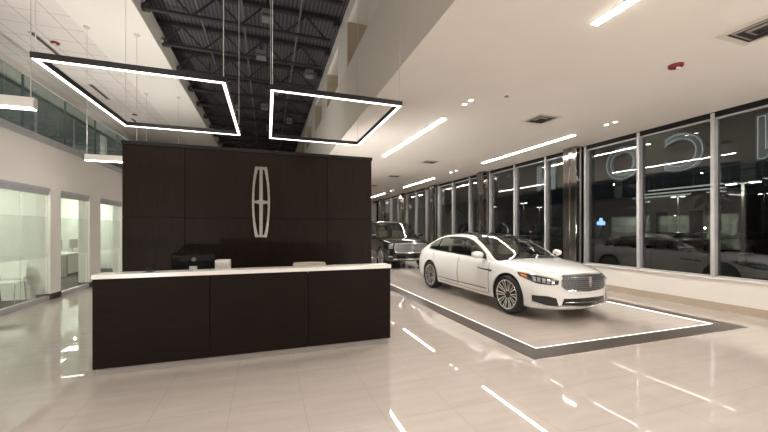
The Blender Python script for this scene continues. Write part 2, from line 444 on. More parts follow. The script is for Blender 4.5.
for i, x in enumerate((-1.55, -.55, .75)):
    o = MB().tube([(x, Y0, 6.80 - .06 * i), (x, Y1, 6.80 - .06 * i)], .022, 6).build('conduit', M['fixture'])
    tag(o, 'thin grey conduit running along the dark roof, %s from the left' % ORD[i], 'conduit', 'conduits under the roof')
hb = thing('ceiling_unit', 'x', 'ceiling unit', (0, 0, 6.5))
MB().box(-.13, .13, -.13, .13, -.10, .10).build('housing', M['fixture'], hb, world=False, bevel=.02)
MB().box(-.13, .13, -.136, -.128, -.05, -.03).build('slot', M['black'], hb, world=False)
MB().box(-.02, .02, -.02, .02, .1, .5).build('hanger', M['steel'], hb, world=False)
spots = [(.02, 8.25), (-.15, 10.15), (1.25, 10.9), (.25, 12.6), (-.1, 14.4), (-1.75, 12.3), (-1.2, 14.9), (.95, 15.9), (.1, 17.4)]
for i, (x, yy) in enumerate(spots):
    lab = 'boxy grey unit hung among the dark roof joists, %s nearest' % (ORD[i] if i else 'the')
    o = hb if i == 0 else dup(hb)
    o.location = (x, yy, 6.42); o['label'] = lab; o['group'] = 'grey units hung under the roof'

# ------------------------------------------------------------------ feature wall and emblem
YP = 6.5; PX0, PX1, PZ = -2.18, 1.96, 2.98
fw = thing('wall_feature', loc=((PX0 + PX1) / 2, YP, 0), kind='structure')
MB().box(PX0 + .01, PX1 - .01, YP + .02, YP + .24, 0, PZ - .02).build('core', M['woodgap'], fw)
xs = [PX0, -1.30, 1.085, PX1]; zs = [0, 1.755, PZ - .06]
for i in range(3):
    for j in range(2):
        MB().box(xs[i] + .004, xs[i + 1] - .004, YP, YP + .03, zs[j] + .004, zs[j + 1] - .004).build('wood_panel', M['wood'], fw, bevel=.002)
MB().box(PX0 - .01, PX1 + .01, YP - .015, YP + .26, PZ - .06, PZ).build('cap', M['woodgap'], fw, bevel=.004)

em = thing('wall_emblem', 'tall brushed metal barrel-shaped emblem with four-point star on the dark wall', 'emblem', (-.10, YP, 2.045))
ex, ez, H2 = -.10, 2.045, .625
def ew(t): return .098 + .052 * (1 - t * t)      # half width at t in -1..1
for sgn in (-1, 1):
    fr = MB(); N = 28; outer = []; inner = []
    for i in range(N + 1):
        t = -1 + 2 * i / N; th = .036 + .022 * abs(t) ** 3
        outer.append((ex + sgn * ew(t), ez + H2 * t)); inner.append((ex + sgn * (ew(t) - th), ez + (H2 - .0) * t))
    fr.prism((outer + inner[::-1]), YP - .055, YP - .012)
    fr.build('side_band', M['satin'], em, bevel=.004)
for sgn in (-1, 1):
    z1, z0 = ez + sgn * H2, ez + sgn * (H2 - .045)
    MB().box(ex - .09, ex - .03, YP - .052, YP - .014, z0, z1).box(ex + .03, ex + .09, YP - .052, YP - .014, z0, z1).build('end_bar', M['satin'], em, bevel=.003)
MB().prism([(ex - .026, ez - H2), (ex + .026, ez - H2), (ex + .030, ez), (ex + .026, ez + H2), (ex - .026, ez + H2), (ex - .030, ez)], YP - .06, YP - .012).build('star_upright', M['satin'], em, bevel=.004)
MB().prism([(ex - .145, ez - .008), (ex - .03, ez - .035), (ex + .03, ez - .035), (ex + .145, ez - .008), (ex + .145, ez + .008), (ex + .03, ez + .035), (ex - .03, ez + .035), (ex - .145, ez + .008)], YP - .058, YP - .016).build('star_crossbar', M['satin'], em, bevel=.003)
MB().box(ex - .02, ex + .02, YP - .014, YP + .001, ez - .4, ez + .4).box(ex - .12, ex - .11, YP - .014, YP + .001, ez - .05, ez + .05).box(ex + .11, ex + .12, YP - .014, YP + .001, ez - .05, ez + .05).build('standoff', M['satin'], em)

# ------------------------------------------------------------------ reception desk
YD = 4.42; DX0, DX1 = -1.745, 1.60
rd = thing('reception_desk', 'long dark wood reception desk with a white counter before the emblem wall', 'reception desk', ((DX0 + DX1) / 2, YD + .4, 0))
for a, b in ((DX0, -.632), (-.622, .487), (.497, DX1)):
    MB().box(a, b, YD, YD + .025, .075, 1.03).build('front_panel', M['deskwood'], rd, bevel=.002)
MB().box(DX0 + .01, DX1 - .01, YD + .02, YD + .05, .08, 1.0).build('carcass', M['woodgap'], rd)
for a, b in ((DX0, DX0 + .03), (DX1 - .03, DX1)):
    MB().box(a, b, YD + .026, YD + .80, .075, 1.03).build('end_panel', M['deskwood'], rd, bevel=.002)
MB().box(DX0 - .008, DX1 + .008, YD - .012, YD + .22, 1.032, 1.08).build('counter_top', M['quartz'], rd, bevel=.004)
MB().box(DX0 + .03, DX1 - .03, YD + .055, YD + .80, .72, .755).build('work_surface', M['quartz'], rd, bevel=.003)
MB().box(DX0 + .03, DX1 - .03, YD + .018, YD + .78, 0, .073).build('toe_kick', M['kick'], rd)

mo = thing('computer_monitor', 'black flat monitor seen from behind, standing behind the white counter', 'monitor', (-.915, YD + .62, .757))
my = YD + .62
MB().box(-1.155, -.65, my - .02, my + .02, .90, 1.232).build('screen_back', M['plastic'], mo, bevel=.008)
MB().box(-1.14, -.665, my + .02, my + .024, .915, 1.218).build('screen', M['black'], mo)
MB().box(-.95, -.86, my - .045, my - .02, .77, 1.085).build('stand', M['paper'], mo, bevel=.004)
MB().box(-1.03, -.80, my - .09, my + .09, .757, .772).build('base', M['plastic'], mo, bevel=.004)
MB().lathe([(0, -.0245), (.028, -.0245), (.028, -.019), (0, -.019)], (-.90, my, 1.17), 'y', 20).build('logo_disc', M['logo'], mo)

def text_mesh(s, size, extrude, name, m, outline=0.0, shear=0.0, offset=0.0):
    cu = bpy.data.curves.new('lettering', 'FONT'); cu.body = s; cu.size = size; cu.align_x = 'CENTER'; cu.align_y = 'CENTER'
    cu.extrude = extrude; cu.shear = shear; cu.offset = offset; cu.resolution_u = 6
    if outline: cu.fill_mode = 'NONE'; cu.bevel_depth = outline; cu.extrude = 0; cu.bevel_resolution = 1
    t = bpy.data.objects.new('lettering', cu); COL.objects.link(t)
    dg = bpy.context.evaluated_depsgraph_get()
    me = bpy.data.meshes.new_from_object(t.evaluated_get(dg)); me.name = name
    bpy.data.objects.remove(t); bpy.data.curves.remove(cu)
    me.materials.clear(); me.materials.append(m)
    o = bpy.data.objects.new(name, me); COL.objects.link(o)
    return o
o = text_mesh('hp', .05, .001, 'logo_letters', M['fixture'], shear=.25)
o.parent = mo; o.rotation_euler = (PI / 2, 0, 0); o.location = (-.90 - mo.location.x, -.026, 1.172 - .757)

pb = thing('paper_box', 'small white upright box beside the black monitor on the desk', 'box', (-.56, YD + .5, .755))
MB().box(-.63, -.455, YD + .42, YD + .58, .757, 1.165).build('carton', M['paper'], pb, bevel=.006)
MB().box(-.625, -.46, YD + .418, YD + .421, 1.12, 1.124).build('lid_edge', M['cream'], pb)
cb = thing('office_chair', 'cream back of a desk chair peeking above the white counter', 'chair', (.6, YD + 1.05, 0))
cy = YD + 1.0
MB().prism([(.38, .60), (.87, .60), (.875, 1.03), (.85, 1.052), (.62, 1.058), (.40, 1.055), (.375, 1.035)], cy - .03, cy + .03).build('backrest', M['cream'], cb, bevel=.012)
MB().box(.36, .86, cy + .05, cy + .5, .45, .52).build('seat', M['cream'], cb, bevel=.02)
MB().tube([(.61, cy + .27, .06), (.61, cy + .27, .46)], .03, 12).build('pedestal', M['chrome'], cb)
MB().box(.58, .64, cy + .02, cy + .3, .40, .44).box(.58, .64, cy + .02, cy + .05, .4, .7).build('back_bar', M['black'], cb)
for k in range(5):
    a = 2 * PI * k / 5 + .3
    lg = MB().beam((.61, cy + .27, .09), (.61 + .27 * math.cos(a), cy + .27 + .27 * math.sin(a), .06), .045, .03).build('leg', M['chrome'], cb)
    MB().lathe([(0, -.02), (.028, -.02), (.028, .02), (0, .02)], (.61 + .27 * math.cos(a), cy + .27 + .27 * math.sin(a), .028), 'y', 12).build('caster', M['black'], lg)
ch = thing('card_holder', 'small clear and dark card holder at the left end of the counter', 'card holder', (-1.25, YD + .10, 1.08))
MB().box(-1.29, -1.21, YD + .05, YD + .15, 1.081, 1.087).box(-1.29, -1.21, YD + .05, YD + .054, 1.081, 1.12).box(-1.215, -1.207, YD + .05, YD + .15, 1.081, 1.142).build('holder', M['offglass'], ch)
MB().box(-1.283, -1.222, YD + .07, YD + .12, 1.088, 1.135).build('cards', M['plastic'], ch, bevel=.003)

# ------------------------------------------------------------------ pendants over the desk
ZPN = 3.20
def pendant(x0, x1, y0, y1, label):
    r = thing('square_pendant_light', label, 'pendant light', ((x0 + x1) / 2, (y0 + y1) / 2, ZPN), group='square ring pendants over the desk')
    f = MB(); t = .055; z0, z1 = ZPN, ZPN + .06
    for a, b, c, d in ((x0, x1, y0, y0 + t), (x0, x1, y1 - t, y1), (x0, x0 + t, y0 + t, y1 - t), (x1 - t, x1, y0 + t, y1 - t)):
        MB().box(a, b, c, d, z0, z1).build('frame_bar', M['black'], r, bevel=.002)
    g = .011; zz = z0 - .006
    l = MB()
    for a, b, c, d in ((x0 + g, x1 - g, y0 + g, y0 + t - g), (x0 + g, x1 - g, y1 - t + g, y1 - g), (x0 + g, x0 + t - g, y0 + t - g, y1 - t + g), (x1 - t + g, x1 - g, y0 + t - g, y1 - t + g)):
        l.box(a, b, c, d, zz, z0 + .001)
    l.build('light_strip', M['led'], r)
    for cx, cy2 in ((x0 + .03, y0 + .03), (x1 - .03, y0 + .03), (x0 + .03, y1 - .03), (x1 - .03, y1 - .03)):
        MB().tube([(cx, cy2, z1), (cx, cy2, ZR - .02)], .005, 6).build('cable', M['cable'], r)
    return r
pendant(-2.14, -.43, 4.18, 6.47, 'black square ring pendant glowing white, hung above the desk nearer the offices')
pendant(.03, 1.70, 4.22, 6.50, 'black square ring pendant glowing white, hung above the desk nearer the cars')

def bar_light(label, y):
    r = thing('linear_pendant_light', label, 'pendant light', (-3.4, y, 3.13), group='white linear bars hung before the offices')
    x0, x1 = -3.90, -2.86
    MB().box(x0, x1, y - .045, y + .045, 3.13, 3.27).build('housing', M['white'], r, bevel=.004)
    MB().box(x0 + .01, x1 - .01, y - .047, y + .04, 3.12, 3.135).build('diffuser', M['bar'], r)
    for x in (x0 + .03, x1 - .05):
        MB().tube([(x, y, 3.27), (x, y, ZT)], .006, 6).build('cable', M['cable'], r)
        MB().lathe([(0, ZT - .03), (.06, ZT - .03), (.06, ZT), (0, ZT)], (x, y, 0), 'z', 16).build('canopy', M['vent'], r)
    return r
bar_light('white linear bar light nearest the camera, cut by the left picture edge', 5.71)
bar_light('white linear bar light hung beside the left end of the dark wall', 9.55)
bar_light('white linear bar light hung behind the dark wall, farthest in the row', 13.6)

# ------------------------------------------------------------------ ceiling fittings
def strip_light(x, y0, y1, label, zc=ZC):
    r = thing('ceiling_strip_light', label, 'strip light', (x, (y0 + y1) / 2, zc), group='recessed strip lights in the low ceiling')
    MB().box(x - .055, x + .055, y0, y1, zc - .006, zc + .02).build('trim_frame', M['vent'], r)
    MB().box(x - .042, x + .042, y0 + .02, y1 - .02, zc - .012, zc).build('diffuser', M['strip'], r)
rowA = [(-1.0, 2.88), (6.27, 10.15), (13.55, 17.4)]
rowB = [(-1.0, 2.88), (6.35, 10.10), (13.7, 17.3), (20.5, 24)]
for i, (a, b) in enumerate(rowA):
    strip_light(3.45, a, b, 'bright recessed strip light in the inner ceiling row, %s from the front' % ORD[i])
for i, (a, b) in enumerate(rowB):
    strip_light(7.03, a, b, 'bright recessed strip light in the row along the windows, %s from the front' % ORD[i])

def vent():
    r = thing('ceiling_vent', '', 'vent', (0, 0, ZC))
    def ring(o, i, z0, z1): 
        m_ = MB()
        rows = [[(-o, -o, z0), (o, -o, z0), (o, o, z0), (-o, o, z0), (-o, -o, z0)], [(-i, -i, z1), (i, -i, z1), (i, i, z1), (-i, i, z1), (-i, -i, z1)]]
        return m_.grid(rows)
    ring(.30, .23, -.004, -.012).build('frame', M['vent'], r, world=False)
    MB().quad((-.23, -.23, -.002), (-.23, .23, -.002), (.23, .23, -.002), (.23, -.23, -.002)).build('throat', M['ventdark'], r, world=False)
    ring(.20, .165, -.004, -.016).build('louvre', M['ventmid'], r, world=False)
    ring(.11, .075, -.006, -.018).build('louvre', M['ventmid'], r, world=False)
    return r
v0 = vent()
for i, (x, yy) in enumerate([(5.34, 2.30), (5.37, 5.68), (5.23, 10.51), (5.16, 13.8), (5.2, 17.1)]):
    lab = 'square louvred vent in the low white ceiling, %s from the front' % ORD[i]
    o = v0 if i == 0 else dup(v0)
    o.location = (x, yy, ZC); o['label'] = lab; o['group'] = 'square vents in the low ceiling'
def downlight():
    r = thing('recessed_downlight', '', 'downlight', (0, 0, ZC))
    MB().lathe([(.07, -.001), (.07, -.008), (.043, -.008), (.036, .0)], n=20).build('trim_ring', M['white'], r, world=False, smooth=.5)
    MB().lathe([(.036, -.003), (0, -.003)], n=20).build('lamp_face', M['downlight'], r, world=False)
    return r
d0 = downlight(); k = 0
DL = [(3.42, 5.26), (3.42, 5.46), (7.02, 5.32), (7.02, 5.52), (6.95, 11.7), (6.95, 12.1), (3.4, 11.7), (3.4, 12.1), (6.9, 18.6), (6.9, 19.0)]
nm = ['inner row above the sedan, front of the pair', 'inner row above the sedan, rear of the pair', 'window row beyond the near strip, front of the pair', 'window row beyond the near strip, rear of the pair',
      'window row before the third strip, front of the pair', 'window row before the third strip, rear of the pair', 'inner row behind the sedan, front of the pair', 'inner row behind the sedan, rear of the pair', 'window row far back, front of the pair', 'window row far back, rear of the pair']
for i, (x, yy) in enumerate(DL):
    o = d0 if i == 0 else dup(d0)
    o.location = (x, yy, ZC); o['label'] = 'small bright round downlight, ' + nm[i]; o['group'] = 'round downlights in the low ceiling'
def strobe():
    r = thing('ceiling_strobe', '', 'fire alarm', (0, 0, ZC))
    MB().lathe([(0, -.045), (.05, -.045), (.085, -.03), (.09, 0)], n=24).build('body', M['red'], r, world=False, smooth=.6)
    MB().box(-.03, .03, -.05, -.02, -.07, -.035).build('strobe_lens', M['lens'], r, world=False, bevel=.006)
    return r
s0 = strobe()
for i, (x, yy, zz, lab) in enumerate([(5.39, 3.21, ZC, 'red round fire alarm strobe on the low white ceiling'), (-4.93, 10.6, ZT, 'red fire alarm strobe on the high tiled ceiling, nearer one'), (-5.0, 16.2, ZT, 'red fire alarm strobe on the high tiled ceiling, farther one')]):
    o = s0 if i == 0 else dup(s0)
    o.location = (x, yy, zz); o['label'] = lab
sp = thing('ceiling_sprinkler', 'tiny white sprinkler cap on the low ceiling beyond the downlight pair', 'sprinkler', (3.9, 4.9, ZC))
MB().lathe([(0, -.012), (.035, -.012), (.04, 0)], n=16).build('cap', M['ventmid'], sp, world=False)
for i, (x, a, b) in enumerate([(-5.2, 10.2, 11.4), (-5.3, 13.3, 14.6), (-5.3, 16.8, 18.0)]):
    r = thing('slot_diffuser', 'thin dark slot diffuser in the high tiled ceiling, %s from the front' % ORD[i], 'vent', (x, (a + b) / 2, ZT), group='slot diffusers in the tiled ceiling')
    MB().box(x - .06, x + .06, a, b, ZT - .006, ZT + .01).build('frame', M['ventmid'], r)
    MB().box(x - .025, x + .025, a + .03, b - .03, ZT - .009, ZT).build('slot', M['ventdark'], r)
for i, (x, yy) in enumerate([(-2.57, 10.2), (-2.57, 13.9)]):
    o = MB().lathe([(0, .0), (.05, .0), (.05, .02), (.02, .05), (0, .05)], (x, yy, 6.42), 'x', 16).build('smoke_detector', M['vent'])
    tag(o, 'small grey detector on the white fascia under the roof, %s one' % ('nearer', 'farther')[i], 'detector')

# ------------------------------------------------------------------ display inlay in the floor
IX0, IX1, IY0, IY1, BW = 3.03, 7.27, 3.31, 18.6, .30
di = thing('display_inlay', 'dark wood floor border with a glowing white line round the two displayed cars', 'floor inlay', ((IX0 + IX1) / 2, (IY0 + IY1) / 2, 0))
for x0, x1, y0, y1 in ((IX0, IX1, IY0, IY0 + BW), (IX0, IX1, IY1 - BW, IY1), (IX0, IX0 + BW, IY0 + BW, IY1 - BW), (IX1 - BW, IX1, IY0 + BW, IY1 - BW)):
    MB().box(x0, x1, y0, y1, -.01, .004).build('border_plank', M['inlay'], di)
LW = .009
for x0, x1, y0, y1 in ((IX0 + BW, IX1 - BW, IY0 + BW, IY0 + BW + LW), (IX0 + BW, IX1 - BW, IY1 - BW - LW, IY1 - BW), (IX0 + BW, IX0 + BW + LW, IY0 + BW + LW, IY1 - BW - LW), (IX1 - BW - LW, IX1 - BW, IY0 + BW + LW, IY1 - BW - LW)):
    MB().box(x0, x1, y0, y1, -.01, .006).build('light_strip', M['flooorled'], di)
# ------------------------------------------------------------------ vehicles
def pchip(pts):
    pts = sorted(pts); xs = [p[0] for p in pts]; ys = [p[1] for p in pts]; n = len(xs)
    h = [xs[i + 1] - xs[i] for i in range(n - 1)]; dl = [(ys[i + 1] - ys[i]) / h[i] for i in range(n - 1)]
    m = [0] * n; m[0] = dl[0]; m[-1] = dl[-1]
    for i in range(1, n - 1):
        if dl[i - 1] * dl[i] > 0:
            w1, w2 = 2 * h[i] + h[i - 1], h[i] + 2 * h[i - 1]
            m[i] = (w1 + w2) / (w1 / dl[i - 1] + w2 / dl[i])
    def f(x):
        if x <= xs[0]: return ys[0]
        if x >= xs[-1]: return ys[-1]
        i = max(k for k in range(n) if xs[k] <= x); i = min(i, n - 2)
        t = (x - xs[i]) / h[i]
        return ((1 + 2 * t) * (1 - t) ** 2) * ys[i] + t * (1 - t) ** 2 * h[i] * m[i] + t * t * (3 - 2 * t) * ys[i + 1] + t * t * (t - 1) * h[i] * m[i + 1]
    return f

def smooth_chain(pts, n):
    out = []
    for i in range(len(pts) - 1):
        p0, p1, p2, p3 = pts[max(i - 1, 0)], pts[i], pts[i + 1], pts[min(i + 2, len(pts) - 1)]
        for k in range(n):
            t = k / n
            out.append(tuple(.5 * (2 * b + (c - a) * t + (2 * a - 5 * b + 4 * c - d) * t * t + (-a + 3 * b - 3 * c + d) * t ** 3) for a, b, c, d in zip(p0, p1, p2, p3)))
    out.append(tuple(pts[-1])); return out

class Shape:
    def __init__(s, P):
        s.P = P
        for k in ('w', 'zs', 'ws', 'zt', 'zl', 'top', 'crown', 'bulge'): setattr(s, k, pchip(P[k]))
    def bow(s, x, y):
        P = s.P; r = min(1, abs(y) / P['hw'])
        a = max(0, min(1, (x - P['bow_x0']) / (P['xf'] - P['bow_x0']))); a = a * a * (3 - 2 * a)
        b = max(0, min(1, (P['bow_x1'] - x) / (P['bow_x1'] - P['xr']))); b = b * b * (3 - 2 * b)
        return x - P['bow_f'] * a * r ** P.get('bow_p', 2.3) + P['bow_r'] * b * r ** 2.6
    def section(s, x, n):
        w, zs, ws, zt, zl = s.w(x), s.zs(x), s.ws(x), s.zt(x), s.zl(x)
        zm = s.P['zmid']; k = min(1, (zs - zl) / .6)
        def zz(a): return zl + (zs - zl) * a
        pts = [(0, zl), (.5 * w, zl), (.84 * w, zl + .005), (.945 * w, zl + .04 * k), (.98 * w, zz(.20)), (w, zz(.42)), (w * .998, zz(.62)),
               (ws + (w - ws) * .62, zz(.83)), (ws + (w - ws) * .22, zz(.95)), (ws - .03, zs + .004), (ws * .72, zs + .62 * (zt - zs)), (ws * .38, zs + .9 * (zt - zs)), (0, zt)]
        return smooth_chain(pts, n)
    def side_y(s, x, z):
        dz = max(0, z - s.zs(x)); P = s.P
        return s.ws(x) - P['gin'] - P['tum1'] * dz - P['tum2'] * dz * dz
    def body(s, nx=70, n=4):
        xr, xf = s.P['xr'], s.P['xf']
        X = []
        for i in range(nx + 1):
            t = i / nx; X.append(xr + (xf - xr) * (.5 - .5 * math.cos(PI * t)) * .6 + (xf - xr) * t * .4)
        mb = MB(); rows = []
        for x in X:
            sec = s.section(x, n); ring = [(y, z) for y, z in sec] + [(-y, z) for y, z in sec[-2:0:-1]]
            rows.append([(s.bow(x, y), y, z) for y, z in ring]); rows[-1].append(rows[-1][0])
        mb.grid(rows)
        for x, fl in ((X[0], False), (X[-1], True)):      # end caps that follow the bow
            sec = s.section(x, n); g = []
            for y, z in sec: g.append([(s.bow(x, y * q / 6), y * q / 6, z) for q in range(-6, 7)])
            mb.grid(g, fl)
        return mb

def bvh_of(o):
    bm = bmesh.new(); bm.from_mesh(o.data); t = BVHTree.FromBMesh(bm); bm.free(); return t

def carve(o, cutters):
    """cut the wheel openings, keep one plain mesh"""
    for mb in cutters:
        c = mb.build('cutter', None, None, weld=True)
        md = o.modifiers.new('b', 'BOOLEAN'); md.object = c; md.operation = 'DIFFERENCE'; md.solver = 'FAST'
        dg = bpy.context.evaluated_depsgraph_get(); dg.update()
        me = bpy.data.meshes.new_from_object(o.evaluated_get(dg))
        o.modifiers.clear(); o.data = me
        bpy.data.objects.remove(c)
    bm = bmesh.new(); bm.from_mesh(o.data)
    bmesh.ops.remove_doubles(bm, verts=bm.verts, dist=1e-4)
    for f in bm.faces: f.smooth = True
    for e in bm.edges:
        if len(e.link_faces) == 2: e.smooth = e.calc_face_angle(0) < .6
    bm.to_mesh(o.data); bm.free()

def conform(tree, lo, hi, d, m=6, offset=.006, lift=0.0):
    """sheet between two polylines given as (a, z) seen along direction d, laid on the body"""
    d = Vector(d).normalized(); a = Vector((0, 0, 1)).cross(d).normalized()
    if abs(d.z) > .9: a = None
    rows = []
    for j in range(m + 1):
        t = j / m; r = []
        for p, q in zip(lo, hi):
            u, z = p[0] + (q[0] - p[0]) * t, p[1] + (q[1] - p[1]) * t
            base = Vector((u, z, 0)) if a is None else a * u + Vector((0, 0, z))
            hit = tree.ray_cast(base - d * 6, d)
            pt = hit[0] if hit[0] is not None else base
            r.append(pt - d * offset)
        rows.append(r)
    return MB().grid(rows)

def resample(pl, n):
    L = [0]
    for i in range(len(pl) - 1): L.append(L[-1] + math.dist(pl[i], pl[i + 1]))
    out = []
    for k in range(n + 1):
        s_ = L[-1] * k / n; i = min(len(pl) - 2, max(j for j in range(len(L)) if L[j] <= s_ + 1e-9))
        t = (s_ - L[i]) / max(1e-9, L[i + 1] - L[i]); out.append(tuple(pl[i][c] + (pl[i + 1][c] - pl[i][c]) * t for c in range(len(pl[i]))))
    return out

def patch(tree, lo, hi, d, name, m_, parent, n=14, m=5, offset=.006):
    return conform(tree, resample(lo, n), resample(hi, n), d, m, offset).build(name, m_, parent, world=False, smooth=.7)

def line_on(tree, pts, d, r, name, m_, parent, n=24, closed=False, offset=.002):
    d = Vector(d).normalized(); a = Vector((0, 0, 1)).cross(d).normalized(); out = []
    for u, z in resample(pts, n):
        base = a * u + Vector((0, 0, z)); h = tree.ray_cast(base - d * 6, d)
        if h[0] is not None: out.append(h[0] - d * offset)
    return MB().tube(out, r, 6, closed).build(name, m_, parent, world=False, smooth=.9)

def wheel_parts(root, P, r, rim_r, wid, spokes, paired, silver, dark):
    """one wheel facing +Y, centre at its axle; parts: tyre, rim, spokes, cap"""
    w = thing('wheel'); w.parent = root
    h = wid / 2
    MB().lathe([(rim_r, h - .012), (rim_r + .02, h), (r - .035, h + .004), (r - .012, h - .014), (r, h - .04), (r, -h + .04), (r - .012, -h + .014), (r - .035, -h), (rim_r, -h)], axis='y', n=48).build('tire', M['rubber'], w, world=False, smooth=.6)
    MB().lathe([(0, h - .10), (rim_r * .75, h - .10), (rim_r - .012, h - .05), (rim_r - .010, h - .012)], axis='y', n=48).build('rim_barrel', dark, w, world=False, smooth=.6)
    MB().lathe([(rim_r - .014, h - .02), (rim_r - .012, h - .004), (rim_r + .004, h - .002), (rim_r + .008, h - .010)], axis='y', n=48).build('rim_lip', silver, w, world=False, smooth=.6)
    for k in range(spokes):
        a = 2 * PI * k / spokes; off = ((-1) ** k) * paired; a += off
        ca, sa = math.cos(a), math.sin(a); q = MB()
        def pt(rad, tang, hh): return (rad * ca - tang * sa, hh, rad * sa + tang * ca)
        r0, r1 = rim_r * .20, rim_r - .008; w0, w1 = rim_r * .022, rim_r * .046
        top = [pt(r0, -w0, h - .035), pt(r1, -w1, h - .012), pt(r1, w1, h - .012), pt(r0, w0, h - .035)]
        bot = [pt(r0, -w0, h - .075), pt(r1, -w1, h - .05), pt(r1, w1, h - .05), pt(r0, w0, h - .075)]
        q.add(top + bot, [(0, 1, 2, 3), (7, 6, 5, 4), (0, 4, 5, 1), (1, 5, 6, 2), (2, 6, 7, 3), (3, 7, 4, 0)])
        q.build('spoke', silver, w, world=False)
    MB().lathe([(rim_r * .24, h - .05), (rim_r * .22, h - .028), (0, h - .024)], axis='y', n=24).build('hub_cap', dark, w, world=False, smooth=.6)
    return w

def greenhouse(S, root, paint, roofm, glass, dark, seats=True):
    P = S.P; xa, xc = P['ga'], P['gc']
    N = 72; xs = [xa + (xc - xa) * i / N for i in range(N + 1)]
    def top(x): return max(S.top(x), S.zs(x) + .002)
    def cross(x, v):           # v in -1..1 across the top surface
        zt_ = top(x); yt = S.side_y(x, zt_); q = 1 - abs(v) ** 2.2
        return (x + S.bulge(x) * q, yt * v, zt_ + S.crown(x) * q)
    def strip(x0, x1, v0, v1, nx=24, nv=14, lift=0.0, off=0.0):
        rows = []
        for i in range(nx + 1):
            x = x0 + (x1 - x0) * i / nx
            rows.append([tuple(c + (lift if k == 2 else 0) for k, c in enumerate(cross(x, v0 + (v1 - v0) * j / nv))) for j in range(nv + 1)])
        return MB().grid(rows)
    xw, xb = P['xw'], P['xb']     # header positions
    vv = P.get('vglass', .90); vr = P.get('vroof', .88)
    strip(xa - .0, xw, -vv, vv, 20, 20).build('windshield', glass, root, world=False, smooth=1.2)
    strip(xw, xb, -vr, vr, 28, 20, .001).build('roof', roofm, root, world=False, smooth=1.2)
    strip(xb, xc, -.86, .86, 18, 20).build('rear_window', glass, root, world=False, smooth=1.2)
    for sg in (-1, 1):
        a, b = sorted((sg * vv, sg * 1.0)); c, d = sorted((sg * vr, sg * 1.0)); e, f = sorted((sg * .86, sg * 1.0))
        strip(xa, xw, a, b, 20, 4).build('front_pillar', paint, root, world=False, smooth=1.2)
        strip(xw, xb, c, d, 28, 4).build('roof_rail', paint, root, world=False, smooth=1.2)
        strip(xb, xc, e, f, 18, 4).build('rear_pillar', paint, root, world=False, smooth=1.2)
        # side frame and windows, columns in x, rows belt / window bottom / window top / rail
        def pt(x, z): return (x, sg * S.side_y(x, z), z)
        def wb(x): return min(S.zs(x) + P['wb'], (S.zs(x) + top(x)) / 2)
        def wt(x): return max(top(x) - P['wt'], wb(x))
        fr = MB()
        for f0, f1, nz in ((lambda x: S.zs(x) - .02, wb, 2), (wt, top, 3)):
            rows = [[pt(x, f0(x) + (f1(x) - f0(x)) * j / nz) for j in range(nz + 1)] for x in xs]
            fr.grid(rows)
        lim0, lim1 = P['win'][0][0], P['win'][-1][1]
        for x0, x1 in ((xa, lim0), (lim1, xc)):
            rows = [[pt(x0 + (x1 - x0) * i / 12, wb(x0 + (x1 - x0) * i / 12) + (wt(x0 + (x1 - x0) * i / 12) - wb(x0 + (x1 - x0) * i / 12)) * j / 6) for j in range(7)] for i in range(13)]
            fr.grid(rows)
        fr.build('window_surround', paint, root, world=False, smooth=1.0, weld=False)
        for x0, x1 in P['win']:
            rows = [[pt(x0 + (x1 - x0) * i / 16, wb(x0 + (x1 - x0) * i / 16) + (wt(x0 + (x1 - x0) * i / 16) - wb(x0 + (x1 - x0) * i / 16)) * j / 6) for j in range(7)] for i in range(17)]
            MB().grid(rows).build('side_window', glass, root, world=False, smooth=1.0)
        for i in range(len(P['win']) - 1):
            x0, x1 = P['win'][i][1], P['win'][i + 1][0]
            x0, x1 = min(x0, x1), max(x0, x1)
            rows = [[pt(x0 + (x1 - x0) * k, wb(x0) + (wt(x0) - wb(x0)) * j / 6) for j in range(7)] for k in (0, 1)]
            MB().grid(rows).build('door_pillar', dark, root, world=False, smooth=1.0)
        # bright trim round the glass
        loop = [pt(x, wb(x)) for x in resample([(lim0, 0), (lim1, 0)], 30) for x in [x[0]]]
        up = [pt(x, wt(x)) for x in resample([(lim1, 0), (lim0, 0)], 40) for x in [x[0]]]
        MB().tube([(p[0], p[1] + sg * .004, p[2]) for p in loop + up], .0085, 6, True).build('window_trim', P['trimmat'], root, world=False, smooth=.9)
    return cross

# ---- sedan
M['carwhite'] = mat('pearl_white', (.80, .79, .77), .30, 0, 1.0)
M['carglass'] = glass_mat('car_glass', (.60, .63, .61), 1.5, gain=1.1)
M['darkglass'] = glass_mat('privacy_glass', (.13, .14, .14), 1.5, gain=1.15)
M['gloss'] = mat('gloss_black', (.006, .006, .007), .08, 0, .5)
M['interior'] = noise_mat('cabin_dark', (.03, .027, .025), (.045, .04, .037), nscale=9, rough=.7)
M['leather'] = noise_mat('cream_leather', (.50, .42, .34), (.56, .47, .38), nscale=12, rough=.55)
M['machined'] = noise_mat('machined_alloy', (.70, .68, .66), (.78, .76, .74), nscale=8, rough=.22, metal=.85)
M['rimdark'] = noise_mat('dark_alloy', (.015, .015, .016), (.022, .022, .023), nscale=8, rough=.4)
M['grillemesh'] = mesh_grille_mat('grille_mesh', (.016, .016, .018), (.17, .17, .18), .048, .034)
M['suvmesh'] = mesh_grille_mat('suv_grille_mesh', (.08, .08, .085), (.34, .34, .36), .07, .05)
M['headglass'] = mat('headlamp_dark', (.02, .021, .023), .06, 0, 1)
M['ledcell'] = mat('lamp_cell', (.50, .52, .54), .15, .6)
M['amber'] = mat('amber', (.75, .20, .02), .2, 0, .5)
M['tail'] = mat('tail_red', (.35, .006, .006), .15, 0, 1)
M['carblack'] = mat('black_paint', (.006, .006, .0065), .16, 0, 1.0)

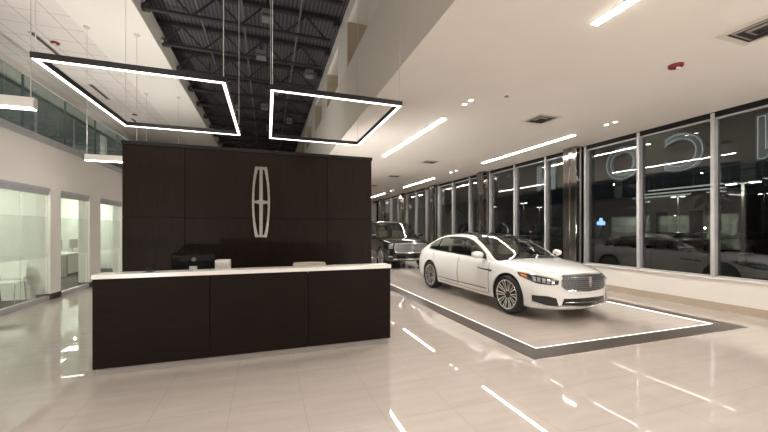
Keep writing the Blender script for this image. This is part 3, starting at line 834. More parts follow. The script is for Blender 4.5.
def vehicle(root, P, paint, roofm, glass, dark, silver, kind):
    S = Shape(P)
    b = S.body(P.get('nx', 72), 4).build('body', paint, None, world=False, weld=True)
    r, ar = P['r'], P['arch']; cut = []
    for ax in P['axles']:
        for sg in (-1, 1):
            y0, y1 = sg * .60, sg * 1.3
            cut.append(MB().lathe([(0, min(y0, y1)), (ar, min(y0, y1)), (ar, max(y0, y1)), (0, max(y0, y1))], (ax, 0, r), 'y', 48))
    carve(b, cut); b.parent = root
    T = bvh_of(b)
    for ax in P['axles']:
        for sg in (-1, 1):
            hw = S.w(ax) - .01
            q = MB().lathe([(0, sg * .61), (ar - .008, sg * .61), (ar - .008, sg * (hw - .02))], (ax, 0, r), 'y', 36, -.35, PI + .35)
            q.build('wheel_arch_liner', M['rubber'], root, world=False, smooth=.6)
    w0 = None
    for ax in P['axles']:
        for sg in (-1, 1):
            if w0 is None:
                w0 = wheel_parts(root, P, r, P['rim'], P['tw'], P['spokes'], P['paired'], silver, M['rimdark']); w = w0
            else:
                w = w0.copy(); COL.objects.link(w); w.parent = root
                for g in list(w0.children):
                    d = g.copy(); COL.objects.link(d); d.parent = w
            w.location = (ax, sg * (S.w(ax) - P['tw'] / 2 - P.get('inset', .012)), r)
            w.rotation_euler = (0, .13 * ax, 0 if sg > 0 else PI)
    cross = greenhouse(S, root, paint, roofm, glass, dark)
    # cabin
    ga, gc = P['ga'], P['gc']
    rows = []
    for i in range(25):
        x = ga - .10 + (gc + .15 - ga + .10) * i / 24; yy = S.side_y(x, S.zs(x)) - .02
        rows.append([(x, -yy, S.zt(x) + .016), (x, -yy * .5, S.zt(x) + .022), (x, yy * .5, S.zt(x) + .022), (x, yy, S.zt(x) + .016)])
    MB().grid(rows).build('cabin_tray', M['interior'], root, world=False)
    zb = S.zs(0)
    for sx, hgt in P['seats']:
        for sy in (-.38, .38):
            s_ = MB().prism([(-.27, 0), (.27, 0), (.25, hgt * .55), (.15, hgt * .66), (-.15, hgt * .66), (-.25, hgt * .55)], -.07, .07, 'yz')
            s_.v = [(x + sx - .18 * z, y + sy, z + zb) for x, y, z in s_.v]
            so = s_.build('seat', M['leather'], root, world=False, bevel=.03)
            hr = MB().prism([(-.13, hgt * .70), (.13, hgt * .70), (.12, hgt * 1.0), (.08, hgt * 1.06), (-.08, hgt * 1.06), (-.12, hgt)], -.05, .05, 'yz')
            hr.v = [(x + sx - .18 * z - .02, y + sy, z + zb) for x, y, z in hr.v]
            hr.build('headrest', M['leather'], so, world=False, bevel=.03)
    sw = [(P['swx'] + .06 * math.sin(t), .38 + .18 * math.cos(t), zb + .06 + .17 * math.sin(t)) for t in [2 * PI * k / 28 for k in range(28)]]
    MB().tube(sw, .014, 6, True).build('steering_wheel', M['interior'], root, world=False, smooth=.9)
    return S, T

SED = dict(xf=2.43, xr=-2.69, hw=.956, bow_x0=1.25, bow_x1=-1.7, bow_f=.43, bow_r=.30, bow_p=2.2, zmid=.6,
  w=[(-2.69, .70), (-2.6, .80), (-2.4, .88), (-2.0, .932), (-1.5, .95), (-.5, .956), (.8, .956), (1.5, .956), (1.9, .948), (2.2, .925), (2.36, .88), (2.43, .82)],
  zs=[(-2.69, .72), (-2.6, .90), (-2.4, .98), (-1.9, 1.015), (-1, .985), (0, .955), (1.0, .925), (1.5, .885), (2.0, .83), (2.25, .785), (2.37, .74), (2.43, .68)],
  ws=[(-2.69, .60), (-2.4, .79), (-1.9, .845), (-1, .885), (0, .895), (1, .885), (1.5, .865), (2.0, .82), (2.25, .76), (2.43, .68)],
  zt=[(-2.69, .76), (-2.62, .98), (-2.45, 1.06), (-1.95, 1.065), (-1.5, 1.03), (-1, .99), (0, .957), (.9, .93), (1.05, .965), (1.2, .975), (1.5, .96), (2.0, .905), (2.25, .855), (2.37, .80), (2.43, .715)],
  zl=[(-2.69, .42), (-2.55, .30), (-2.2, .24), (-1.9, .20), (1.9, .19), (2.2, .19), (2.36, .20), (2.43, .24)],
  top=[(1.12, .92), (.95, .985), (.7, 1.125), (.4, 1.262), (.1, 1.365), (-.15, 1.41), (-.6, 1.43), (-1.0, 1.41), (-1.35, 1.345), (-1.7, 1.205), (-1.95, 1.09), (-2.12, 1.015)],
  crown=[(1.12, .01), (.5, .035), (.1, .055), (-.5, .068), (-1.2, .06), (-2.12, .02)],
  bulge=[(1.12, .14), (.1, .10), (-.3, .03), (-.8, 0), (-1.3, -.10), (-2.12, -.22)],
  gin=.018, tum1=.40, tum2=.28, ga=1.12, gc=-2.12, xw=.12, xb=-1.12, wb=.022, wt=.048,
  win=[(.80, -.10), (-.16, -1.22), (-1.26, -1.70)], axles=(1.50, -1.494), r=.355, arch=.40, rim=.268, tw=.245, spokes=20, paired=.035,
  seats=[(.02, .36), (-.95, .33)], swx=.55, vglass=.945, vroof=.87, trimmat=M['chrome'])

sx, sy = 5.095, 6.81
sedan = thing('sedan', 'pearl white luxury sedan with black roof parked inside the glowing floor border', 'car', (sx, sy, 0.004), -PI / 2 + .027)
S, T = vehicle(sedan, SED, M['carwhite'], M['gloss'], M['carglass'], M['gloss'], M['machined'], 'sedan')
SIDE = {-1: (0, 1, 0), 1: (0, -1, 0)}     # ray direction for the right (-y) and left (+y) flank
def sd(sg, pts): return [(-x if sg < 0 else x, z) for x, z in pts]     # flank coordinates for conform
for sg in (-1, 1):
    # seen along d, horizontal axis a = z x d : for d=(0,1,0) a=(-1,0,0); for d=(0,-1,0) a=(1,0,0)
    d = SIDE[sg]
    for pts in ([(.98, .30), (1.0, .55), (.97, .90)], [(-.13, .30), (-.14, .6), (-.13, .93)], [(-1.02, .34), (-1.10, .55), (-1.30, .72), (-1.33, .95)], [(.98, .28), (0, .285), (-1.0, .30)]):
        line_on(T, sd(sg, pts), d, .0045, 'panel_gap', M['woodgap'], sedan, offset=0.001)
    line_on(T, sd(sg, [(.92, .375), (0, .365), (-1.0, .37)]), d, .011, 'rocker_trim', M['chrome'], sedan, offset=.002)
    patch(T, sd(sg, [(1.10, .725), (.62, .755)]), sd(sg, [(1.08, .765), (.60, .778)]), d, 'fender_badge', M['chrome'], sedan, 10, 2, .007)
    patch(T, sd(sg, [(1.08, .735), (.66, .76)]), sd(sg, [(1.06, .756), (.64, .772)]), d, 'badge_inlay', M['gloss'], sedan, 10, 2, .010)
    # mirrors
    mm = MB(); secs = []
    for yy, sc in ((.985, .75), (1.01, .95), (1.06, 1.0), (1.11, .95), (1.15, .75), (1.165, .35)):
        secs.append([(.80 - (yy - .985) * .25 + .085 * sc * math.cos(t) * (1 if math.cos(t) < 0 else 1.3), sg * yy, 1.04 + .075 * sc * math.sin(t)) for t in [2 * PI * k / 16 for k in range(17)]])
    mm.grid(secs, sg > 0); mm.add(secs[0][:-1], [tuple(range(16))]).add(secs[-1][:-1], [tuple(range(16))])
    mi = mm.build('door_mirror', M['carwhite'], sedan, world=False, smooth=.9)
    MB().beam((.79, sg * .87, .965), (.79, sg * 1.0, 1.0), .09, .035).build('mirror_arm', M['gloss'], mi, world=False, bevel=.006)
    # headlamp on the corner
    dh = Vector((-1, -sg * .75, 0)); a = Vector((0, 0, 1)).cross(dh.normalized())
    def pc(x, y): return a.dot(Vector((x, y, 0)))
    hl = lambda L_: [(pc(x, sg * y), z) for x, y, z in L_]
    h0 = patch(T, hl([(2.28, .525, .630), (2.20, .66, .622), (2.08, .80, .640), (1.80, .91, .735)]), hl([(2.30, .525, .695), (2.22, .66, .735), (2.08, .80, .765), (1.76, .92, .79)]), dh, 'headlight', M['headglass'], sedan, 20, 5, .007)
    for k in range(5):
        t0, t1 = .10 + .12 * k, .19 + .12 * k
        lo = resample(hl([(2.28, .53, .645), (2.20, .66, .645), (2.08, .80, .668), (1.82, .90, .745)]), 100); hi = resample(hl([(2.30, .53, .685), (2.22, .66, .715), (2.08, .80, .742), (1.78, .91, .78)]), 100)
        i0, i1 = int(t0 * 100), int(t1 * 100)
        patch(T, lo[i0:i1], hi[i0:i1], dh, 'lamp_cell', M['ledcell'], h0, 4, 2, .011)
    lo = resample(hl([(2.28, .53, .645), (2.20, .66, .645), (2.08, .80, .668), (1.82, .90, .745)]), 100); hi = resample(hl([(2.30, .53, .685), (2.22, .66, .715), (2.08, .80, .742), (1.78, .91, .78)]), 100)
    patch(T, lo[80:97], hi[80:97], dh, 'side_marker', M['amber'], h0, 4, 2, .011)
    patch(T, hl([(2.33, .525, .697), (2.25, .66, .738), (2.12, .80, .768), (1.78, .92, .795)]), hl([(2.33, .525, .706), (2.25, .66, .748), (2.12, .80, .779), (1.78, .92, .803)]), dh, 'lamp_trim', M['chrome'], h0, 20, 1, .009)
    # corner intake
    v0_ = patch(T, hl([(2.34, .56, .27), (2.24, .70, .275), (2.06, .87, .335)]), hl([(2.36, .62, .40), (2.27, .72, .435), (2.06, .875, .44)]), dh, 'corner_intake', M['gloss'], sedan, 16, 4, .005)
    patch(T, hl([(2.34, .54, .25), (2.24, .70, .25), (2.06, .875, .31)]), hl([(2.34, .54, .268), (2.24, .70, .268), (2.06, .875, .325)]), dh, 'intake_trim', M['chrome'], v0_, 16, 1, .008)
    # tail lamp wraps the rear corner
    patch(T, sd(sg, [(-2.12, .86), (-2.38, .79)]), sd(sg, [(-2.14, .885), (-2.38, .905)]), d, 'taillight', M['tail'], sedan, 8, 3, .005)
FR = (-1, 0, 0)        # a = z x d = (0,-1,0)
# grille: surround, mesh, emblem
def gr_lo(k): return [(-.50 * k, .60), (-.42 * k, .535), (0, .515), (.42 * k, .535), (.50 * k, .60)]
def gr_hi(k): return [(-.50 * k, .69), (-.45 * k, .785), (0, .802), (.45 * k, .785), (.50 * k, .69)]
g0 = patch(T, gr_lo(1), gr_hi(1), FR, 'grille', M['grillemesh'], sedan, 30, 8, .010)
rim = gr_lo(1) + gr_hi(1)[::-1]
line_on(T, rim + [rim[0]], FR, .010, 'grille_frame', M['chrome'], g0, 60, True, .010)
hx = T.ray_cast(Vector((5, 0, .67)), Vector((-1, 0, 0)))[0].x
sb = MB(); N = 10
for s2 in (-1, 1):
    o_, i_ = [], []
    for k in range(N + 1):
        t = -1 + 2 * k / N; o_.append((s2 * (.020 + .012 * (1 - t * t)), .675 + .085 * t)); i_.append((s2 * (.012 + .012 * (1 - t * t)), .675 + .085 * t))
    sb.prism(o_ + i_[::-1], hx + .014, hx + .03, 'yz')
sb.box(hx + .014, hx + .032, -.006, .006, .59, .76).box(hx + .014, hx + .032, -.032, .032, .669, .681)
sb.build('grille_emblem', M['chrome'], g0, world=False)
li = patch(T, [(-.50, .285), (0, .265), (.50, .285)], [(-.46, .40), (0, .405), (.46, .40)], FR, 'lower_intake', M['gloss'], sedan, 20, 4, .006)
patch(T, [(-.54, .262), (0, .245), (.54, .262)], [(-.54, .285), (0, .268), (.54, .285)], FR, 'intake_bar', M['chrome'], li, 20, 1, .012)
line_on(T, [(-.44, .335), (0, .33), (.44, .335)], FR, .007, 'intake_slat', M['chrome'], li, 20, False, .008)
patch(T, [(-.30, .47), (.30, .47)], [(-.30, .474), (.30, .474)], FR, 'panel_gap', M['ventmid'], sedan, 10, 1, .003)
UPD = (0, 0, -1)
for sg in (-1, 1):
    pts = [(1.12, .80), (1.6, .79), (2.05, .70), (2.2, .50)]
    out = []
    for x, y_ in resample([(x, sg * y_) for x, y_ in pts], 24):
        h = T.ray_cast(Vector((x, y_, 5)), Vector((0, 0, -1)))
        if h[0] is not None: out.append(h[0])
    MB().tube(out, .004, 6).build('hood_gap', M['ventmid'], sedan, world=False, smooth=.9)
# shark fin
MB().prism([(-1.05, 1.465), (-1.22, 1.455), (-1.22, 1.50), (-1.18, 1.515)], -.012, .012).build('antenna_fin', M['gloss'], sedan, world=False, bevel=.004)

# ---- big black suv
SUV = dict(xf=2.50, xr=-2.83, hw=1.015, bow_x0=1.6, bow_x1=-2.2, bow_f=.26, bow_r=.14, bow_p=2.6, zmid=.8, nx=64,
  w=[(-2.83, .92), (-2.7, .97), (-2.3, 1.0), (-1, 1.015), (1, 1.015), (1.9, 1.01), (2.3, .98), (2.45, .95), (2.50, .91)],
  zs=[(-2.83, 1.12), (-2.6, 1.19), (-1, 1.20), (0, 1.19), (1.0, 1.17), (1.6, 1.14), (2.1, 1.09), (2.35, 1.04), (2.45, .99), (2.50, .92)],
  ws=[(-2.83, .85), (-2.4, .93), (-1, .95), (1, .945), (1.7, .92), (2.2, .87), (2.50, .80)],
  zt=[(-2.83, 1.13), (-1, 1.20), (.9, 1.18), (1.05, 1.215), (1.4, 1.23), (2.0, 1.20), (2.3, 1.15), (2.44, 1.09), (2.50, .98)],
  zl=[(-2.83, .45), (-2.4, .34), (2.2, .30), (2.4, .31), (2.50, .36)],
  top=[(1.12, 1.165), (.9, 1.32), (.6, 1.52), (.35, 1.71), (.15, 1.82), (-.1, 1.87), (-.8, 1.89), (-1.8, 1.865), (-2.45, 1.81), (-2.6, 1.62), (-2.78, 1.20)],
  crown=[(1.12, .01), (.2, .05), (-1, .07), (-2.4, .06), (-2.78, .01)],
  bulge=[(1.12, .10), (.2, .07), (-.4, 0), (-2.2, 0), (-2.78, -.05)],
  gin=.012, tum1=.14, tum2=.12, ga=1.12, gc=-2.78, xw=.20, xb=-2.40, wb=.03, wt=.075,
  win=[(.72, -.25), (-.33, -1.45), (-1.53, -2.45)], axles=(1.60, -1.512), r=.41, arch=.465, rim=.285, tw=.285, spokes=12, paired=0.0,
  seats=[(.05, .48), (-.95, .46)], swx=.62, vglass=.92, vroof=.9, trimmat=M['chrome'])
suv = thing('suv', 'large black luxury suv with chrome mesh grille parked behind the white sedan', 'car', (5.36, 14.86, 0.004), -PI / 2 + .01)
S2, T2 = vehicle(suv, SUV, M['carblack'], M['carblack'], M['carglass'], M['gloss'], M['machined'], 'suv')
def g2lo(k): return [(-.70 * k, .70), (-.60 * k, .655), (0, .64), (.60 * k, .655), (.70 * k, .70)]
def g2hi(k): return [(-.70 * k, .92), (-.66 * k, 1.00), (0, 1.02), (.66 * k, 1.00), (.70 * k, .92)]
gg = patch(T2, g2lo(1), g2hi(1), FR, 'grille', M['suvmesh'], suv, 30, 8, .012)
rim = g2lo(1) + g2hi(1)[::-1]
line_on(T2, rim + [rim[0]], FR, .020, 'grille_frame', M['chrome'], gg, 60, True, .012)
hx2 = T2.ray_cast(Vector((5, 0, .83)), Vector((-1, 0, 0)))[0].x
MB().box(hx2 + .014, hx2 + .035, -.012, .012, .70, .97).box(hx2 + .014, hx2 + .035, -.05, .05, .825, .845).box(hx2 + .014, hx2 + .03, -.055, -.04, .72, .95).box(hx2 + .014, hx2 + .03, .04, .055, .72, .95).build('grille_emblem', M['chrome'], gg, world=False)
patch(T2, [(-.62, .45), (0, .44), (.62, .45)], [(-.66, .56), (0, .56), (.66, .56)], FR, 'lower_intake', M['gloss'], suv, 20, 3, .008)
patch(T2, [(-.75, .375), (0, .37), (.75, .375)], [(-.75, .42), (0, .42), (.75, .42)], FR, 'skid_bar', M['chrome'], suv, 20, 2, .012)
for sg in (-1, 1):
    d = SIDE[sg]
    dh = Vector((-1, -sg * .45, 0)); a = Vector((0, 0, 1)).cross(dh.normalized())
    hl = lambda L_: [(a.dot(Vector((x, sg * y_, 0))), z) for x, y_, z in L_]
    h0 = patch(T2, hl([(2.42, .745, .80), (2.28, .94, .80)]), hl([(2.42, .745, .99), (2.24, .95, .985)]), dh, 'headlight', M['headglass'], suv, 14, 4, .009)
    for k in range(3):
        z0 = .815 + .06 * k
        patch(T2, hl([(2.42, .77, z0), (2.32, .91, z0)]), hl([(2.42, .77, z0 + .042), (2.32, .91, z0 + .042)]), dh, 'lamp_cell', M['ledcell'], h0, 8, 1, .014)
    patch(T2, hl([(2.40, .78, .47), (2.28, .92, .48)]), hl([(2.40, .78, .52), (2.28, .92, .53)]), dh, 'fog_lamp', M['ledcell'], suv, 8, 1, .010)
    MB().tube([(.2, sg * .74, 1.88), (.1, sg * .74, 1.915), (-1.9, sg * .74, 1.90), (-2.05, sg * .74, 1.86)], .018, 6).build('roof_rack', M['black'], suv, world=False, smooth=.9)
    line_on(T2, sd(sg, [(1.1, .62), (-1.0, .62)]), d, .012, 'side_trim', M['chrome'], suv, offset=.002)
    for pts in ([(1.05, .40), (1.08, .8), (1.05, 1.15)], [(-.28, .40), (-.28, 1.17)], [(-1.15, .5), (-1.48, .95), (-1.50, 1.17)]):
        line_on(T2, sd(sg, pts), d, .005, 'panel_gap', M['rubber'], suv, offset=.001)
    for hxp in (-.12, -1.25):
        line_on(T2, sd(sg, [(hxp + .12, 1.02), (hxp - .12, 1.02)]), d, .014, 'door_handle', M['chrome'], suv, 8, offset=.02)
    mm = MB(); secs = []
    for yy, sc in ((1.01, .7), (1.04, .95), (1.12, 1.0), (1.2, .95), (1.24, .7), (1.255, .3)):
        secs.append([(.86 - (yy - 1.0) * .2 + .08 * sc * math.cos(t), sg * yy, 1.28 + .095 * sc * math.sin(t)) for t in [2 * PI * k / 16 for k in range(17)]])
    mm.grid(secs, sg > 0); mm.add(secs[0][:-1], [tuple(range(16))]).add(secs[-1][:-1], [tuple(range(16))])
    mi = mm.build('door_mirror', M['carblack'], suv, world=False, smooth=.9)
    MB().beam((.86, sg * .93, 1.20), (.86, sg * 1.05, 1.23), .1, .04).build('mirror_arm', M['gloss'], mi, world=False, bevel=.006)
    patch(T2, sd(sg, [(-2.55, .95), (-2.68, .95)]), sd(sg, [(-2.55, 1.15), (-2.68, 1.15)]), d, 'taillight', M['tail'], suv, 6, 3, .005)
# ------------------------------------------------------------------ office things
def side_chair(x, y, rz, label):
    r = thing('office_side_chair', label, 'chair', (x, y, .012), rz)
    MB().prism([(-.22, .44), (.22, .44), (.225, .455), (.22, .475), (-.22, .475), (-.225, .455)], -.22, .22).build('seat', M['offwall'], r, world=False, bevel=.008)
    b = MB(); rows = []
    for i in range(7):
        z = .52 + .36 * i / 6; rows.append([(-.20 - .10 * (i / 6) + .03 * (1 - (j / 4 - 1) ** 2) * 0, -.21 + .42 * j / 8, z) for j in range(9)])
    b.grid(rows); rows2 = [[(p[0] - .02, p[1], p[2]) for p in r_] for r_ in rows]; b.grid(rows2, True)
    b.build('backrest', M['offwall'], r, world=False)
    for sy in (-.2, .2):
        MB().tube([(.20, sy, 0), (.19, sy, .45), (-.19, sy, .45), (-.26, sy, 0)], .012, 8).build('leg', M['chrome'], r, world=False, smooth=.9)
        MB().tube([(-.19, sy * .9, .45), (-.22, sy * .9, .56)], .012, 8).build('back_stay', M['chrome'], r, world=False, smooth=.9)
    return r
side_chair(-5.08, 9.2, -PI * .47, 'pale side chair on thin metal legs behind the nearest office glass')
def office_desk(x, y, label):
    r = thing('office_desk', label, 'desk', (x, y, .012))
    MB().box(-.4, .4, -.9, .9, .70, .74).build('desktop', M['paper'], r, world=False, bevel=.004)
    MB().box(.36, .38, -.85, .85, .08, .70).build('modesty_panel', M['white'], r, world=False)
    for sy in (-.85, .85): MB().box(-.38, .38, sy - .03, sy + .03, 0, .70).build('leg', M['ventmid'], r, world=False)
    return r
def office_monitor(x, y, label):
    r = thing('office_monitor', label, 'monitor', (x, y, .752))
    MB().box(-.02, .02, -.27, .27, .14, .46).build('screen', M['ventmid'], r, world=False, bevel=.006)
    MB().box(-.04, -.01, -.03, .03, 0, .3).build('stand', M['ventmid'], r, world=False)
    MB().box(-.1, .1, -.12, .12, 0, .015).build('base', M['ventmid'], r, world=False)
office_desk(-6.6, 11.6, 'white desk seen through the second office window')
office_desk(-6.6, 14.9, 'white desk seen through the third office window')
office_monitor(-6.6, 11.4, 'grey monitor on the desk behind the second office window')
office_monitor(-6.6, 14.3, 'grey monitor on the desk behind the third office window, nearer one')
office_monitor(-6.6, 15.3, 'grey monitor on the desk behind the third office window, farther one')
k = 0
for yy in (10.9, 12.4, 13.9, 15.4, 8.2):
    o = MB().box(-6.9, -6.3, yy - .3, yy + .3, 2.738, 2.75).build('office_ceiling_panel', M['bar_office'] if 'bar_office' in M else None)
    tag(o, 'square light panel in the office ceiling, ' + ['second window', 'between second and third window', 'third window', 'beyond the third window', 'nearest office'][k], 'ceiling light'); k += 1

# ------------------------------------------------------------------ outside, night
struct('ground_lot', MB().quad((XW + .2, -60, -.12), (140, -60, -.12), (140, 140, -.12), (XW + .2, 140, -.12)), M['asphalt'])
o = MB().quad((11.5, -20, -.10), (20, -20, -.10), (20, 60, -.10), (11.5, 60, -.10)).build('lawn_strip', M['grass']); o['kind'] = 'stuff'; o['label'] = 'dim strip of lawn outside the windows'
struct('trim_canopy', MB().box(9.32, 9.42, -3, 30, 2.93, 4.6).box(8.46, 9.32, -3, 30, 4.5, 4.6), M['band'])
for i, (s_, yc, lab) in enumerate([('N', 9.52, 'back of the large letter N outside, beyond the steel column'), ('L', 8.15, 'back of the large letter L outside, hidden mostly by the steel column'),
                                   ('O', 6.80, 'back of the large ring letter O outside the window'), ('C', 5.33, 'back of the large mirrored letter C outside the window'), ('N', 3.66, 'back of the large letter N outside at the right picture edge')]):
    L_ = thing('sign_letter', lab, 'sign letter', (9.25, yc, 3.375), group='large letters mounted outside')
    f = text_mesh(s_, 1.22, .03, 'letter_face', M['sign'], offset=.035); f.parent = L_
    f.rotation_euler = (PI / 2, 0, PI / 2); f.location = (0, 0, 0)
    # centre on its own bounds
    xs_ = [v.co.x for v in f.data.vertices]; ys_ = [v.co.y for v in f.data.vertices]
    cx, cy_ = (min(xs_) + max(xs_)) / 2, (min(ys_) + max(ys_)) / 2
    h = text_mesh(s_, 1.22, 0, 'letter_outline', M['halo'], outline=.007); h.parent = L_
    for ob in (f, h):
        for v in ob.data.vertices: v.co.x -= cx; v.co.y -= cy_
        ob.rotation_euler = (PI / 2, 0, PI / 2)
    h.location = (-.035, 0, 0)

def street_lamp(x, y, hgt, label, two=True):
    r = thing('street_lamp', label, 'street lamp', (x, y, -.12), group='lamp posts in the dark car park')
    MB().lathe([(.16, 0), (.16, .5), (.07, .52), (.05, hgt)], n=12).build('pole', M['pole'], r, world=False, smooth=.6)
    for s2 in ((-1, 1) if two else (1,)):
        MB().beam((0, 0, hgt), (0, s2 * .35, hgt + .02), .06, .06).build('arm', M['pole'], r, world=False)
        hd = MB().box(-.16, .16, s2 * .2 - .2, s2 * .2 + .2 , hgt, hgt + .10).build('lamp_head', M['pole'], r, world=False, bevel=.02)
        hd.location = (0, s2 * .25, 0)
        e = MB().box(-.13, .13, s2 * .45 - .17, s2 * .45 + .17, hgt - .03, hgt).build('lamp_glass', M['lamp'], hd, world=False); e.location = (0, -s2 * .25, 0)
LAMPS = [(22, 10.2, 3.95, 'double-headed lamp post seen through the window at the right'), (43, 25.4, 5.3, 'lamp post far off behind the letter C window'),
         (62, 66, 7, 'tall lamp post in the distance beside the steel column'), (40, 46, 6, 'lamp post beyond the second window bay'), (46, 62, 6.5, 'lamp post far behind the white sedan'), (70, 30, 7, 'small distant lamp post low over the parked cars')]
for a in LAMPS: street_lamp(*a)

def palm(x, y, hgt, label):
    r = thing('palm_tree', label, 'tree', (x, y, -.1), group='palms outside the windows')
    MB().tube([(0, 0, 0), (.05, .05, hgt * .4), (.02, .15, hgt * .8), (0, .18, hgt)], [.17, .14, .12, .11], 10).build('trunk', M['trunk'], r, world=False, smooth=.9)
    for k in range(16):
        a = 2 * PI * k / 16 + random.uniform(-.15, .15); el = random.uniform(-.2, .9); Ln = random.uniform(.6, .9)
        rows = []; 
        for i in range(8):
            t = i / 7; rr = Ln * t; z = hgt + .05 + Ln * (math.sin(el) * t - .75 * t * t)
            c = Vector((math.cos(a) * rr * math.cos(el * .6), .18 + math.sin(a) * rr * math.cos(el * .6), z)); wd = .16 * math.sin(PI * min(1, t * .9 + .08)); s3 = Vector((-math.sin(a), math.cos(a), 0))
            rows.append([c - s3 * wd - Vector((0, 0, wd * .5)), c, c + s3 * wd - Vector((0, 0, wd * .5))])
        MB().grid(rows).build('frond', M['frond'], r, world=False)
palm(16, 8.25, 3.0, 'dim palm tree outside the rightmost window beside the lamp post')
palm(16, 27, 3.4, 'dim palm tree outside behind the sedan roof')
palm(15, 36, 3.6, 'dim palm tree outside farther along the windows')

# far building with lit canopy, seen through the big pane
fb = thing('far_building', 'dim low building with lit roof edge across the car park', 'building', (46, 26, 0))
MB().box(48, 56, 24.3, 32.0, -.1, 5.75).build('wall', M['facade'], fb)
for z, y1 in ((5.75, 33.5), (6.15, 32.5), (6.6, 31.5)):
    MB().box(47.4, 48.2, 23.7, y1, z, z + .1).build('roof_edge', M['lamp_dim'], fb)
MB().box(50, 56, 33.4, 38.5, -.1, 3.6).build('side_wing', M['facade'], fb)
for yy in (25.8, 29.5):
    MB().box(47.9, 48, yy, yy + 1.3, .2, 3.8).build('window', M['darkalu'], fb)
fs = thing('far_sign', 'small blue lit sign low in the dark window beside the column', 'sign', (45, 36.2, 0))
MB().box(44.9, 45, 35.6, 36.8, 2.2, 2.7).prism([(35.9, 2.7), (36.5, 2.7), (36.35, 3.2), (36.05, 3.2)], 44.9, 45, 'yz').build('panel', M['bluelamp'], fs)
MB().box(44.92, 44.98, 36.15, 36.25, -.1, 2.2).build('post', M['pole'], fs)

# parked cars: one low-detail shape, copied
def parked(paint):
    S_ = Shape(SED); mb = S_.body(30, 2)
    o_ = mb.build('body', paint, None, world=False, weld=True, smooth=.7)
    return o_
pcols = [(.05, .05, .055), (.30, .30, .31), (.12, .02, .02), (.45, .45, .44)]
protos = []
for i, c in enumerate(pcols):
    m_ = mat('lot_paint_%d' % i, c, .35, .2, .6)
    r = thing('parked_car', '', 'car', (0, 0, -.12))
    b_ = parked(m_); b_.parent = r
    S_ = Shape(SED); xs_ = [SED['ga'] + (SED['gc'] - SED['ga']) * i2 / 16 for i2 in range(17)]
    rows = []
    for x in xs_:
        zt_ = max(S_.top(x), S_.zs(x)); yy = S_.side_y(x, zt_); yb = S_.side_y(x, S_.zs(x))
        rows.append([(x, -yb, S_.zs(x)), (x, -yy, zt_), (x + S_.bulge(x), 0, zt_ + S_.crown(x)), (x, yy, zt_), (x, yb, S_.zs(x))])
    MB().grid(rows).build('cabin', M['gloss'], r, world=False, smooth=.8)
    for ax in SED['axles']:
        for sg in (-1, 1):
            MB().lathe([(0, .1), (.26, .11), (.35, .1), (.35, -.1), (0, -.1)], (ax, sg * .86, .35), 'y', 16).build('wheel', M['rubber'], r, world=False, smooth=.7)
    protos.append(r)
cols_ = ['black', 'grey', 'dark red', 'silver']
k = 0
for row, (xr_, y0_, n_, st) in enumerate([(34, 12.5, 16, 2.75)]):
    for i in range(n_):
        c = (i * 7 + row * 3) % 4
        lab = '%s car parked in the dark lot outside, %s along the row' % (cols_[c], ORD[i])
        r = dup(protos[c]) if protos[c].get('label') else protos[c]
        r.location = (xr_ + random.uniform(-.3, .3), y0_ + st * i, -.12); r.rotation_euler = (0, 0, PI + random.uniform(-.03, .03))
        r['label'] = lab; r['group'] = 'cars parked in the lot outside'; k += 1

# ------------------------------------------------------------------ lights
def light(kind, name, loc, energy, color=WARM, rot=(0, 0, 0), **kw):
    l = bpy.data.lights.new(name, kind); l.energy = energy; l.color = color
    for a, v in kw.items(): setattr(l, a, v)
    o_ = bpy.data.objects.new(name, l); COL.objects.link(o_); o_.location = loc; o_.rotation_euler = rot
    return o_
for i, (x, yy) in enumerate(DL):
    light('SPOT', 'downlight_beam', (x, yy, ZC - .03), 55, WARM, spot_size=1.9, spot_blend=.6, shadow_soft_size=.06)
for yy in (-3, -1, 1.2):  # extra fill spots over the front area, no fittings here
    for x in (2.6, 5, 7.4):
        light('SPOT', 'downlight_beam', (x, yy, ZC - .05), 22, WARM, spot_size=2.2, spot_blend=.7, shadow_soft_size=.06)
for yy in (-2.5, .5):  # added fill for the front floor and left side, no such lamps hang here
    light('SPOT', 'hall_beam', (-.4, yy, 6.3), 330, WARM, spot_size=1.7, spot_blend=.8, shadow_soft_size=.12)
    light('SPOT', 'hall_beam', (-3.4, yy, 6.0), 300, WARM, spot_size=1.9, spot_blend=.8, shadow_soft_size=.12)
for yy, en in ((8, 75), (10.9, 28), (12.4, 28), (13.9, 28), (15.4, 28), (18, 60)):
    light('POINT', 'office_lamp', (-6.6, yy, 2.4), en, (.97, 1, .93), shadow_soft_size=.03)
for yy in (7, 12, 17):  # added points that brighten the dark upper floor
    light('POINT', 'upper_floor_lamp', (-5.6, yy, 4.6), 14, WARM, shadow_soft_size=.05)
for x in (-1.55, -.1, 1.35):
    light('SPOT', 'wall_washer', (x, 5.55, 4.4), 30, WARM, (math.radians(22), 0, 0), spot_size=.9, spot_blend=.9, shadow_soft_size=.05)
for yy in (3.0, 6.0, 9.0, 13.0):  # added spots to lighten the canopy band behind the letters
    light('SPOT', 'canopy_lamp', (8.85, yy, 4.45), 16, (1, .97, .88), spot_size=2.4, spot_blend=.8, shadow_soft_size=.05)
for a in LAMPS[:4]:
    light('POINT', 'lot_lamp', (a[0], a[1], a[2] - .5), 90, (1, .95, .85), shadow_soft_size=.2)

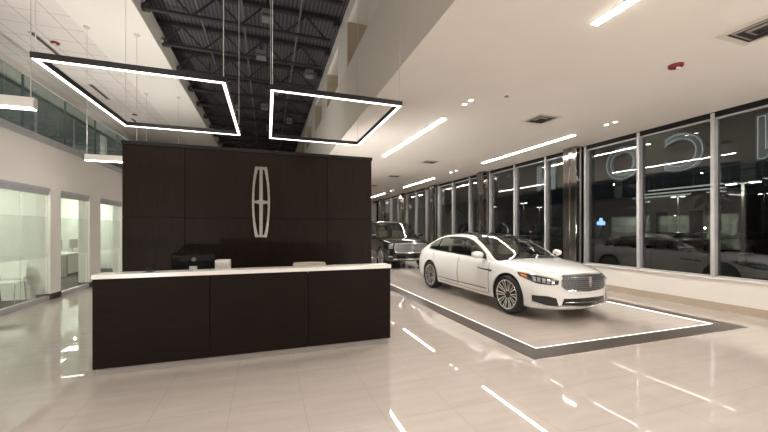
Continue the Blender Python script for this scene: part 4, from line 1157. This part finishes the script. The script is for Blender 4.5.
def aim(name, loc, target, energy, size=2.4, r=.015):
    l_ = light('SPOT', name, loc, energy, WARM, spot_size=size, spot_blend=.9, shadow_soft_size=r)
    l_.rotation_euler = (Vector(target) - Vector(loc)).to_track_quat('-Z', 'Y').to_euler()
for x in (2.6, 5.0, 7.2):  # unseen fill behind the camera, thrown at the low ceiling
    aim('uplight', (x, -2.6, .25), (x, .6, ZC), 150)
aim('uplight', (1.3, 8.2, 1.6), (5.0, 9.2, ZC), 160)  # added fill hidden by the feature wall, lifts the low ceiling
aim('uplight', (1.3, 12.5, .6), (4.5, 13, ZC), 140)  # another added ceiling fill, farther back
for x, yy in ((-1.2, 4.24), (-1.2, 6.40), (.2, 4.28), (.2, 6.44)):  # added upward fill above the pendant frames
    aim('pendant_uplight', (x, yy, 3.30), (x - .2, yy, 7), 34, 1.2)
for yy in (5.71, 9.55, 13.6):  # added upward fill over the bars, brightens the tiled ceiling
    aim('bar_uplight', (-3.4, yy, 3.31), (-3.6, yy, 6.2), 90, 2.7)
aim('uplight', (-3.2, -2.5, .3), (-3.6, 3.5, ZT), 330, 2.2)  # unseen fill behind the camera for the high left ceiling
aim('wall_beam', (-1.9, 7.2, 2.7), (-4.55, 10.5, 1.8), 60, 1.9)  # added fill behind the feature wall, aimed at the office front
aim('wall_beam', (-1.6, 1.0, 5.9), (-4.55, 7.5, 2.2), 160, 1.4)  # added fill high in the atrium for the office front
aim('uplight', (-.6, 8.5, 2.6), (-.6, 12, ZR), 90, 2.6)  # added fill behind the feature wall, aimed at the roof deck

w = bpy.data.worlds.new('night'); bpy.context.scene.world = w; w.use_nodes = True
bg = w.node_tree.nodes['Background']; bg.inputs[0].default_value = (.006, .0075, .009, 1); bg.inputs[1].default_value = .5

# ------------------------------------------------------------------ camera
F, TH, H = 343.0, math.atan(117 / 343.0), 1.56
cd = bpy.data.cameras.new('camera'); cam = bpy.data.objects.new('camera', cd); COL.objects.link(cam)
cam.location = (0, 0, H); cam.rotation_euler = (PI / 2, 0, -TH)
cd.sensor_width = 36; cd.lens = F / 768 * 36; cd.shift_y = 13.5 / 768
cd.clip_start = .05; cd.clip_end = 400
sc = bpy.context.scene; sc.camera = cam
sc.view_settings.view_transform = 'Standard'
sc.view_settings.look = 'None'
sc.view_settings.exposure = 0.87
try:
    sc.cycles.use_denoising = True
    sc.cycles.max_bounces = 10; sc.cycles.diffuse_bounces = 5; sc.cycles.glossy_bounces = 5; sc.cycles.transparent_max_bounces = 16
    sc.cycles.sample_clamp_indirect = 6
    sc.cycles.caustics_reflective = False; sc.cycles.caustics_refractive = False
except Exception:
    pass
